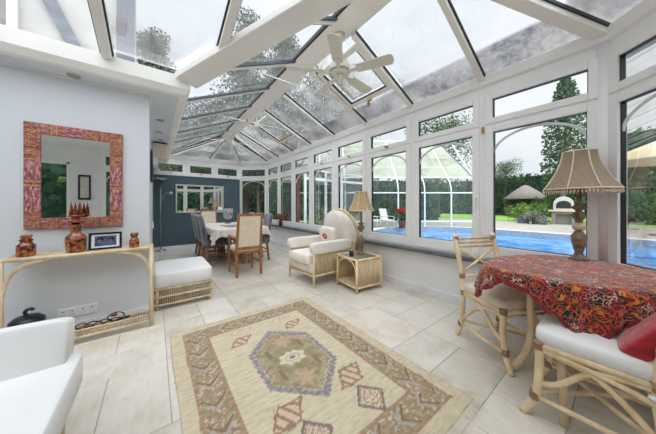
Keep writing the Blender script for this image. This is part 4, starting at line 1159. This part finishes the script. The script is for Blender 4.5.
# ------------------------------------------------------------------ garden
GZ = -.15
F2, R2 = Vector((.605,.797,0)), Vector((.797,-.605,0))
cxp, cyp, rp = 10.8, 4.5, 3.9
outline = [(cxp-rp,-14),(cxp+rp,-14),(cxp+rp,cyp)] + [(cxp+rp*math.cos(t), cyp+rp*math.sin(t)) for t in [PI*i/24 for i in range(1, 24)]] + [(cxp-rp,cyp)]
def grown(g): return [(cxp-rp-g,-14-g),(cxp+rp+g,-14-g),(cxp+rp+g,cyp)] + [(cxp+(rp+g)*math.cos(t), cyp+(rp+g)*math.sin(t)) for t in [PI*i/24 for i in range(1, 24)]] + [(cxp-rp-g,cyp)]
def holed(outer, inner, z):
    vs = [Vector((x,y,z)) for x, y in outer] + [Vector((x,y,z)) for x, y in inner]
    tri = geometry.tessellate_polygon([[Vector((x,y,0)) for x, y in outer], [Vector((x,y,0)) for x, y in inner]])
    return vs, [tuple(t) for t in tri]
mb = MB(); mb.add(*holed([(-14,-22),(23.5,-22),(23.5,40),(-14,40)], grown(.55), GZ))
g_ = mb.build('ground_patio', M['patio']); struct(g_)
struct(MB().box(23.5,75,-40,60,GZ-.1,GZ+.01).build('ground_lawn', 'lawn'))
struct(MB().box(-40,23.5,40,60,GZ-.1,GZ+.01).build('ground_lawn_far', 'lawn'))
pool = thing('swimming_pool', 'blue swimming pool with pale coping and rounded end outside the windows', 'swimming pool', (0,0,0))
mb = MB(); v_, t_ = holed(grown(.55), outline, GZ+.03); mb.add(v_, t_)
n_ = len(outline)
go = grown(.55)
mb.add([(x,y,GZ+.03) for x, y in go]+[(x,y,GZ-.02) for x, y in go], [(i,(i+1) % n_,n_+(i+1) % n_,n_+i) for i in range(n_)])
mb.build('coping', 'coping', pool)
MB().add([(x,y,GZ+.03) for x, y in outline]+[(x,y,GZ-1.2) for x, y in outline], [(i,(i+1) % n_,n_+(i+1) % n_,n_+i) for i in range(n_)]).build('tiled_side', 'pooltile', pool)
MB().add([(x,y,GZ-.26) for x, y in outline], [tuple(range(n_))]).build('water', 'water', pool)

# pool canopy: clear walls, curved eaves, pale lean-to roof
cp = thing('pool_canopy', 'white framed pool enclosure with curved eaves and pale translucent roof', 'pool enclosure', F2*14, math.atan2(R2.y, R2.x))
# local: x along R2, y along F2 (away)
x0, x1, zb, zr = -2.2, 9.2, GZ, 1.95
eave = [(0,zr),(.04,2.3),(.2,2.65),(.5,2.95)]
ridge_y, ridge_z = 3.2, 6.0
nb = 7; rib = MB()
xs = [x0+(x1-x0)*i/nb for i in range(nb+1)]
for x in xs:
    xe = x-(1.0 if x == x1 else 0)
    r_ = MB(); r_.bar((x,0,zb),(x,0,zr),.07,.07,(0,1,0)); r_.tube([(x,y,z) for y, z in eave], .04, 6); r_.bar((x,.5,2.95),(xe,ridge_y,ridge_z),.06,.06,(0,0,1))
    r_.build('rib', 'alu', cp)
r_ = MB()
for y, z in ((0,zr),(.5,2.95),(0,zb+.35)): r_.bar((x0,y,z),(x1,y,z),.07,.07)
for k in range(1, 4):
    s = k/4; r_.bar((x0,.5+(ridge_y-.5)*s,2.95+(ridge_z-2.95)*s),(x1-1.0*s,.5+(ridge_y-.5)*s,2.95+(ridge_z-2.95)*s),.05,.04)
r_.bar((x0,ridge_y,ridge_z),(x1-1.0,ridge_y,ridge_z),.1,.1)
r_.build('rail', 'alu', cp)
MB().add([(x0,.5,2.98),(x1,.5,2.98),(x1-1.0,ridge_y,ridge_z+.03),(x0,ridge_y,ridge_z+.03)], [(0,1,2,3)]).build('roof_sheet', 'canopyglass', cp)
g = MB()
for (ya, za), (yb, zb_) in zip(eave, eave[1:]): g.add([(x0,ya,za),(x1,ya,za),(x1,yb,zb_),(x0,yb,zb_)], [(0,1,2,3)])
g.add([(x0,0,zb),(x1,0,zb),(x1,0,zr),(x0,0,zr)], [(0,1,2,3)])
g.build('wall_glazing', 'canopyclear', cp)
e_ = MB().bar((x1,.5,2.95),(x1-1.0,ridge_y,ridge_z),.09,.09).build('verge_board', 'lead', cp)

# foliage
def leafy(mb, rnd, c, rad, n, size, flat=.0):
    c = Vector(c)
    for _ in range(n):
        while True:
            p = Vector((rnd.uniform(-1,1), rnd.uniform(-1,1), rnd.uniform(-1,1)))
            if .35 < p.length < 1: break
        p = Vector((p.x*rad[0], p.y*rad[1], p.z*rad[2])) + c
        a = Vector((rnd.gauss(0,1), rnd.gauss(0,1), rnd.gauss(0,1))).normalized(); b = a.orthogonal().normalized(); s = size*rnd.uniform(.5,1.2)
        q = Matrix.Rotation(rnd.uniform(0,6.28), 3, a) @ b; w = a.cross(q)
        mb.add([p-q*s*.5, p+w*s*.28, p+q*s*.5, p-w*s*.28], [(0,1,2,3)])
def tree(seed, h, rad, leaf, clumps, per, size, conical=False, sparse=1.0):
    rnd = random.Random(seed)
    t = thing('tree', 'x', 'tree')
    tr = MB().curve([(0,0,-.2),(.1,.05,h*.3),(-.08,.1,h*.6),(0,0,h*.92)], [.24-.2*i/18 for i in range(19)], 8)
    cl = []
    for i in range(clumps):
        z = h*(.18+.8*((i+.5)/clumps)) if conical else h*rnd.uniform(.3,.95)
        k = (1-((z/h)-.15)*.98) if conical else math.sqrt(max(.05, 1-((z/h-.62)/.40)**2))
        a = rnd.uniform(0,6.28); q = rad*k*rnd.uniform(.3,.85)
        p = (q*math.cos(a), q*math.sin(a), z); cl.append((p, k))
        tr.tube([(0,0,max(.3,z-.25*q-.4)), p], [.06,.02], 5)
    tr.build('trunk', 'bark', t)
    mb = MB()
    for p, k in cl:
        s = rad*(.28+.25*k)*sparse
        leafy(mb, rnd, p, (s, s, s*(.5 if conical else .7)), per, size)
    mb.build('crown', leaf, t)
    return t
def polar(u, d): return F2*d + R2*(u*d)
tA = tree(1, 12.5, 3.4, 'leaf_dark', 50, 380, .22)
tB = tree(2, 15, 2.9, 'leaf_dark', 56, 340, .20, True)
tC = tree(3, 9, 2.8, 'leaf_mid', 36, 220, .19)
def put(src, first, loc, s, rz, label, grp):
    o = src if first else copy_tree(src)
    o.location = (loc.x, loc.y, GZ); o.scale = (s, s, s); o.rotation_euler = (0,0,rz); o['label'] = label; o['group'] = grp
put(tB, True, polar(-.36,15.5), .95, 0, 'tall dark conifer seen through the inner roof slope, left of the ridge', 'tall trees beyond the roof')
put(tB, False, polar(-.755,19), 1.06, 2, 'slender dark tree seen through the roof glass above the mirror wall', 'tall trees beyond the roof')
put(tB, False, polar(-.20,20.5), 1.15, 4, 'tall dark conifer right behind the ridge and ceiling fan', 'tall trees beyond the roof')
put(tA, True, polar(-.03,21), 1.15, 0, 'broad dark tree seen through the roof beyond the fan', 'tall trees beyond the roof')
put(tA, False, polar(-.55,18), .80, 1.4, 'broad tree behind the left end of the blue wall', 'tall trees beyond the roof')
put(tA, False, polar(-.30,13.5), .60, 2.4, 'broad tree right behind the far bay window', 'tall trees beyond the roof')
put(tC, True, polar(.11,23.5), 1.1, 0, 'mid green tree behind the enclosure, above the armchair lamp', 'green garden trees')
put(tC, False, polar(-.68,15), .75, 2, 'mid green tree behind the floor lamp corner', 'green garden trees')
put(tC, False, polar(-.44,14.5), .72, 5, 'mid green tree behind the blue wall top lights', 'green garden trees')
put(tC, False, polar(.48,25), 1.25, 3, 'mid green tree whose top shows in a top light over the enclosure', 'green garden trees')
put(tC, False, polar(.78,29), .78, 1, 'pale green tree left of the thatched gazebo', 'green garden trees')
put(tC, False, polar(-.02,12.2), .42, 1.2, 'small green tree outside behind the armchair', 'green garden trees')
put(tC, False, polar(-.17,12), .42, 3.9, 'small green tree outside by the flower vase', 'green garden trees')
# hedges
def hedge(p0, p1, h, w, label, leaf='leaf_hedge', dens=150, size=.3):
    p0, p1 = Vector(p0), Vector(p1); L = (p1-p0).length
    t = thing('hedge', label, 'hedge', (p0.x, p0.y, GZ), math.atan2(p1.y-p0.y, p1.x-p0.x)); rnd = random.Random(int(L*10))
    MB().box(.1,L-.1,-w/2+.15,w/2-.15,0,h-.15).build('dense_core', 'leaf_hedge', t)
    mb = MB()
    for _ in range(int(L*h*dens/6)):
        x = rnd.uniform(0,L)
        if rnd.random() < .8: y, z = rnd.choice((-1,1))*w/2+rnd.gauss(0,.08), rnd.uniform(0,h)
        else: y, z = rnd.uniform(-w/2,w/2), h+rnd.gauss(0,.1)
        a = Vector((rnd.gauss(0,1), rnd.gauss(0,1), rnd.gauss(0,1))).normalized(); b = a.orthogonal().normalized(); w_ = a.cross(b); s = size*rnd.uniform(.5,1.2); p = Vector((x,y,z))
        mb.add([p-b*s*.5, p+w_*s*.3, p+b*s*.5, p-w_*s*.3], [(0,1,2,3)])
    mb.build('clipped_leaves', leaf, t); return t
hedge((37,27),(37,-2), 5.0, 2, 'tall dark clipped hedge beyond the lawn and gazebo', dens=45, size=.5)
a_, b_ = polar(-.75,18), polar(.47,21)
hedge((a_.x,a_.y),(b_.x,b_.y), 3.6, 1.6, 'long dark hedge behind the pool enclosure and far windows', dens=45, size=.42)
hedge((27,1.5),(27,-22), 6.5, 2, 'high green hedge seen through the bay window beside the lamp', 'leaf_mid', 50, .42)
cyp_ = thing('cypress', 'tall fresh-green cypress behind the taupe lampshade', 'tree', (24.9,2.9,GZ)); rnd = random.Random(8); mb = MB()
for i in range(30):
    z = .6+10.6*i/29; r = 1.45*math.sin(PI*min(1, (z+1.5)/12.6))**.6
    leafy(mb, rnd, (0,0,z), (r, r, .5), 170, .32)
mb.build('crown', 'leaf_mid', cyp_); MB().tube([(0,0,-.2),(0,0,9)], [.2,.05]).build('trunk', 'bark', cyp_)
def shrub(x, y, r, h, leaf, label, seed, n=900, size=.16, grp='garden shrubs'):
    t = thing('shrub', label, 'shrub', (x,y,GZ), 0, grp); rnd = random.Random(seed); mb = MB()
    for i in range(7):
        a = rnd.uniform(0,6.28); q = r*rnd.uniform(.1,.6); leafy(mb, rnd, (q*math.cos(a), q*math.sin(a), h*rnd.uniform(.3,.72)), (r*.5,r*.5,h*.28), n//7, size)
    mb.build('foliage', leaf, t); MB().tube([(0,0,0),(0,0,h*.6)], .04, 6).build('stem', 'bark', t)
shrub(24.3,5.6,1.3,1.5,'leaf_light','bright green shrub below the gazebo roof',1)
shrub(24.2,4.3,1.3,1.7,'leaf_light','bright green shrub left of the pizza oven',2)
shrub(26.0,3.6,1.6,2.6,'leaf_mid','tall green shrub behind the pizza oven',3)
shrub(21.5,-1.0,1.7,2.3,'leaf_mid','leafy shrub in the bay window, left of the near one',4)
shrub(21.0,-3.6,1.8,2.0,'leaf_light','rounded pale shrub in the bay window',5)
shrub(24.0,-2.4,2.2,4.2,'leaf_mid','tall leafy shrub at the back of the bay window view',6)
shrub(21.3,4.1,.9,1.0,'leaf_pale','greyish lavender bush between the two planters',7)
c_ = polar(-.055,8.6); shrub(c_.x,c_.y,.45,1.5,'leaf_light','lime green plant outside, just above the armchair arm',8,500,.10)
def planter(x, y, w_, h_, label, leaf, hh):
    t = thing('planter', label, 'planter', (x,y,GZ), R(20), 'square slate planters')
    MB().prism([(-w_/2,-w_/2),(w_/2,-w_/2),(w_/2,w_/2),(-w_/2,w_/2)], 0, h_).box(-w_/2-.03,w_/2+.03,-w_/2-.03,w_/2+.03,h_-.06,h_).build('box', 'planter', t, bevel=.01)
    rnd = random.Random(int(x*7+y)); mb = MB(); leafy(mb, rnd, (0,0,h_+hh*.45), (w_*.75,w_*.75,hh*.55), 420, .15); mb.build('plant', leaf, t)
planter(21.9,4.75,.62,.60,'square slate planter with a spiky green plant, left of the pair', 'leaf_light', .95)
planter(21.6,3.75,.62,.55,'square slate planter with low growth, right of the pair', 'leaf_mid', .45)
gz = thing('gazebo', 'thatched round gazebo on posts at the edge of the lawn', 'gazebo', (33.6,7.1,GZ))
MB().lathe([(1.95,2.0),(2.0,2.1),(1.1,2.9),(.25,3.55),(0,3.65)], n=20).lathe([(0,2.3),(1.9,2.0)], n=20).build('thatched_roof', 'thatch', gz)
for a in range(6): MB().tube([(1.6*math.cos(a*PI/3),1.6*math.sin(a*PI/3),0),(1.6*math.cos(a*PI/3),1.6*math.sin(a*PI/3),2.1)], .07).build('post', 'darkwood', gz)
po = thing('pizza_oven', 'grey stone pizza oven on a low plinth behind the pool', 'outdoor oven', (22.8,2.75,GZ), R(97))
MB().box(-.6,-.38,-.4,.4,0,.9).box(.38,.6,-.4,.4,0,.9).box(-.38,.38,-.4,.1,0,.9).box(-.38,.38,.1,.4,.72,.9).build('plinth', 'stone_grey', po)
MB().box(-.95,.75,-.5,.55,.9,.99).build('worktop', 'parasol', po)
def arch(x, z0, h, n=12): return [(-x,z0)] + [(-x*math.cos(PI*i/n), z0+h*.45+h*.55*math.sin(PI*i/n)) for i in range(n+1)] + [(x,z0)]
T = rotx(PI/2)
MB().prism(arch(.50,.99,.95), -.42,.42,T).build('oven_dome', 'render_wall', po)
MB().prism(arch(.36,1.12,.52), -.45,-.40,T).build('oven_mouth', 'black', po)
MB().lathe([(.10,1.85),(.10,2.45),(.14,2.47),(.14,2.52),(0,2.53)], n=16).build('chimney', 'stone_grey', po)
ps = thing('parasol', 'cream garden parasol seen through the bay window', 'parasol', (17.6,-.9,GZ))
MB().lathe([(1.9,3.25),(1.9,3.3),(.9,3.85),(0,4.25)], n=8).build('canopy', 'parasol', ps); MB().tube([(0,0,0),(0,0,4.2)], .035).build('pole', 'darkwood', ps); MB().lathe([(.35,0),(.35,.08),(.06,.12)], n=16).build('base', 'stone_grey', ps)
def gchair(loc, rz, label):
    t = thing('garden_chair', label, 'garden chair', (loc.x,loc.y,GZ), rz, 'garden chairs by the enclosure')
    MB().cushion((0,0,.45), (.55,.55,.08), .2,.2,20,6).build('seat', 'garden_chair', t)
    MB().bar((0,-.26,.45),(0,-.48,1.12),.52,.06,(0,1,0)).build('backrest', 'garden_chair', t)
    for s in (-.26,.26):
        MB().tube([(s,.25,0),(s,.25,.66),(s,-.3,.68)], .02, 6).build('armrest', 'garden_chair', t); MB().tube([(s,-.35,0),(s,-.26,.5)], .02, 6).build('leg', 'garden_chair', t)
c_ = polar(.205,13.45); gchair(c_, R(-160), 'pale reclining garden chair standing by the enclosure, left one')
c_ = polar(.262,13.5); gchair(c_, R(170), 'pale garden chair beside the flower pot, right one')
c_ = polar(.325,13.4); fp2 = thing('flower_pot', 'terracotta pot of red and green flowers before the enclosure', 'flower pot', (c_.x,c_.y,GZ))
MB().lathe([(.16,0),(.22,.36),(.25,.38),(.25,.42),(.2,.42)], n=20).build('pot', 'terracotta', fp2)
rnd = random.Random(2); mb = MB(); leafy(mb, rnd, (0,0,.72), (.42,.42,.32), 500, .13); mb.build('foliage', 'leaf_mid', fp2)
mb = MB(); leafy(mb, rnd, (0,0,1.02), (.42,.42,.12), 300, .12); mb.build('blooms', 'leaf_red', fp2)
pr = polar(-.135,9.2); pt = thing('garden_post', 'red-brown brick pier outside beyond the dining table', 'pier', (pr.x,pr.y,GZ))
MB().box(-.07,.07,-.07,.07,0,2.75).build('brick_shaft', 'brick', pt); MB().box(-.10,.10,-.10,.10,2.75,2.85).build('cap', 'coping', pt)
# porch frame outside the far windows
pf = thing('porch_frame', 'white slender frame standing outside the far windows', 'garden frame', (0,0,GZ)); 
q = [polar(-.10,8.9), polar(-.01,9.6), polar(.06,10.3), polar(.16,11.2)]
for p in q: MB().bar((p.x,p.y,0),(p.x,p.y,2.75),.08,.08,(0,1,0)).build('post', 'alu', pf)
b_ = MB()
for p, r_ in zip(q, q[1:]): b_.bar((p.x,p.y,2.4),(r_.x,r_.y,2.4),.08,.10).bar((p.x,p.y,2.75),(r_.x,r_.y,2.75),.08,.06)
b_.build('top_rail', 'alu', pf)

hedge((-9,-7),(10,-7), 4.2, 1.6, 'green hedge behind the house end, seen only in the mirrors', 'leaf_light', 30, .35)
rp = thing('hall_picture', 'black framed narrow picture on the white wall behind the camera, seen in the mirror', 'picture', (-1.27,-1.2,1.60))
MB().box(-.10,.10,0,.025,.24,.28).box(-.10,.10,0,.025,-.28,-.24).box(-.10,-.07,0,.025,-.24,.24).box(.07,.10,0,.025,-.24,.24).build('frame', 'blackframe', rp)
MB().box(-.07,.07,.004,.010,-.24,.24).build('print', 'linen', rp)
# house wall that rises behind the mirror wall
hw = MB().box(-9,-2.2,3.34,3.6,2.3,7.5).box(-.98,-.18,3.34,3.6,2.3,7.5).box(-2.2,-.98,3.34,3.6,3.15,7.5).box(-2.2,-.98,3.34,3.6,2.3,2.6).build('wall_house', 'render_wall'); struct(hw)
dp = thing('downpipe', 'blue-grey lead downpipe on the corner of the house wall', 'downpipe', (-.25,3.28,2.55)); 
MB().box(-.07,.07,-.06,.0,0,4.8).build('pipe', 'lead', dp); MB().box(-.09,.09,-.07,.0,1.4,1.46).box(-.09,.09,-.07,.0,3.0,3.06).build('bracket', 'lead', dp)
hwn = sempty('window_20'); f = MB()
for x in (-2.2,-1.6,-1.04): f.box(x,x+.06,3.30,3.36,2.6,3.15)
f.box(-2.2,-.98,3.30,3.36,2.58,2.64).box(-2.2,-.98,3.30,3.36,3.09,3.15)
f.build('window_frame', 'upvc', hwn)
MB().box(-2.16,-1.0,3.36,3.37,2.62,3.12).build('dark_pane', 'smoked', hwn)
fl_ = thing('roof_flashing', 'grey lead flashing running down the house wall', 'flashing', (0,0,0))
MB().bar((-.60,3.30,2.68),(-1.75,3.30,5.4),.10,.03,(0,1,0)).build('lead_strip', 'lead', fl_)

# ------------------------------------------------------------------ sky, camera
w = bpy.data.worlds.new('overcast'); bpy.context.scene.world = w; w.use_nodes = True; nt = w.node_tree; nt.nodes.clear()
tc = nd(nt, 'ShaderNodeTexCoord'); sp = nd(nt, 'ShaderNodeSeparateXYZ', {0: tc.outputs['Generated']})
n = nd(nt, 'ShaderNodeTexNoise', {'Vector': tc.outputs['Generated'], 'Scale': 2.2, 'Detail': 5})
cl = ramp(nt, n.outputs[0], [(.35, srgb(224,231,240)), (.65, srgb(244,246,249))])
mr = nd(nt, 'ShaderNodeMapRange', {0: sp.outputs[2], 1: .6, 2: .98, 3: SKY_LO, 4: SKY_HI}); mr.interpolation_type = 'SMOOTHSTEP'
dt_ = nd(nt, 'ShaderNodeVectorMath', {0: tc.outputs['Generated'], 1: Vector((-.50,-.68,.53)).normalized()}, operation='DOT_PRODUCT')   # brighter sky patch added behind the camera to fill walls and frames
m2 = nd(nt, 'ShaderNodeMapRange', {0: dt_.outputs['Value'], 1: .2, 2: .95, 3: 0, 4: SKY_FILL}); m2.interpolation_type = 'SMOOTHSTEP'
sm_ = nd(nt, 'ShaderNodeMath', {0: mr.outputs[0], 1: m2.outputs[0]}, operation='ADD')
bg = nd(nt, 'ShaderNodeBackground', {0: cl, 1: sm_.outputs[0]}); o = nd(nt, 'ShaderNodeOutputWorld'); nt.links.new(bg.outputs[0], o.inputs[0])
cam = bpy.data.cameras.new('camera'); co_ = bpy.data.objects.new('camera', cam); C.objects.link(co_)
co_.location = (0,0,1.2); co_.rotation_euler = (PI/2, 0, -R(37.2)); cam.lens = 36*228/656; cam.sensor_width = 36; cam.shift_y = -12/656; cam.clip_start = .02
sc = bpy.context.scene; sc.camera = co_
sc.view_settings.view_transform = 'Standard'; sc.view_settings.look = 'None'; sc.view_settings.gamma = 1; sc.view_settings.use_curve_mapping = False
sc.view_settings.exposure = EXPO
sc.cycles.transparent_max_bounces = 24; sc.cycles.max_bounces = 10; sc.cycles.diffuse_bounces = 6
sc.cycles.sample_clamp_indirect = 6
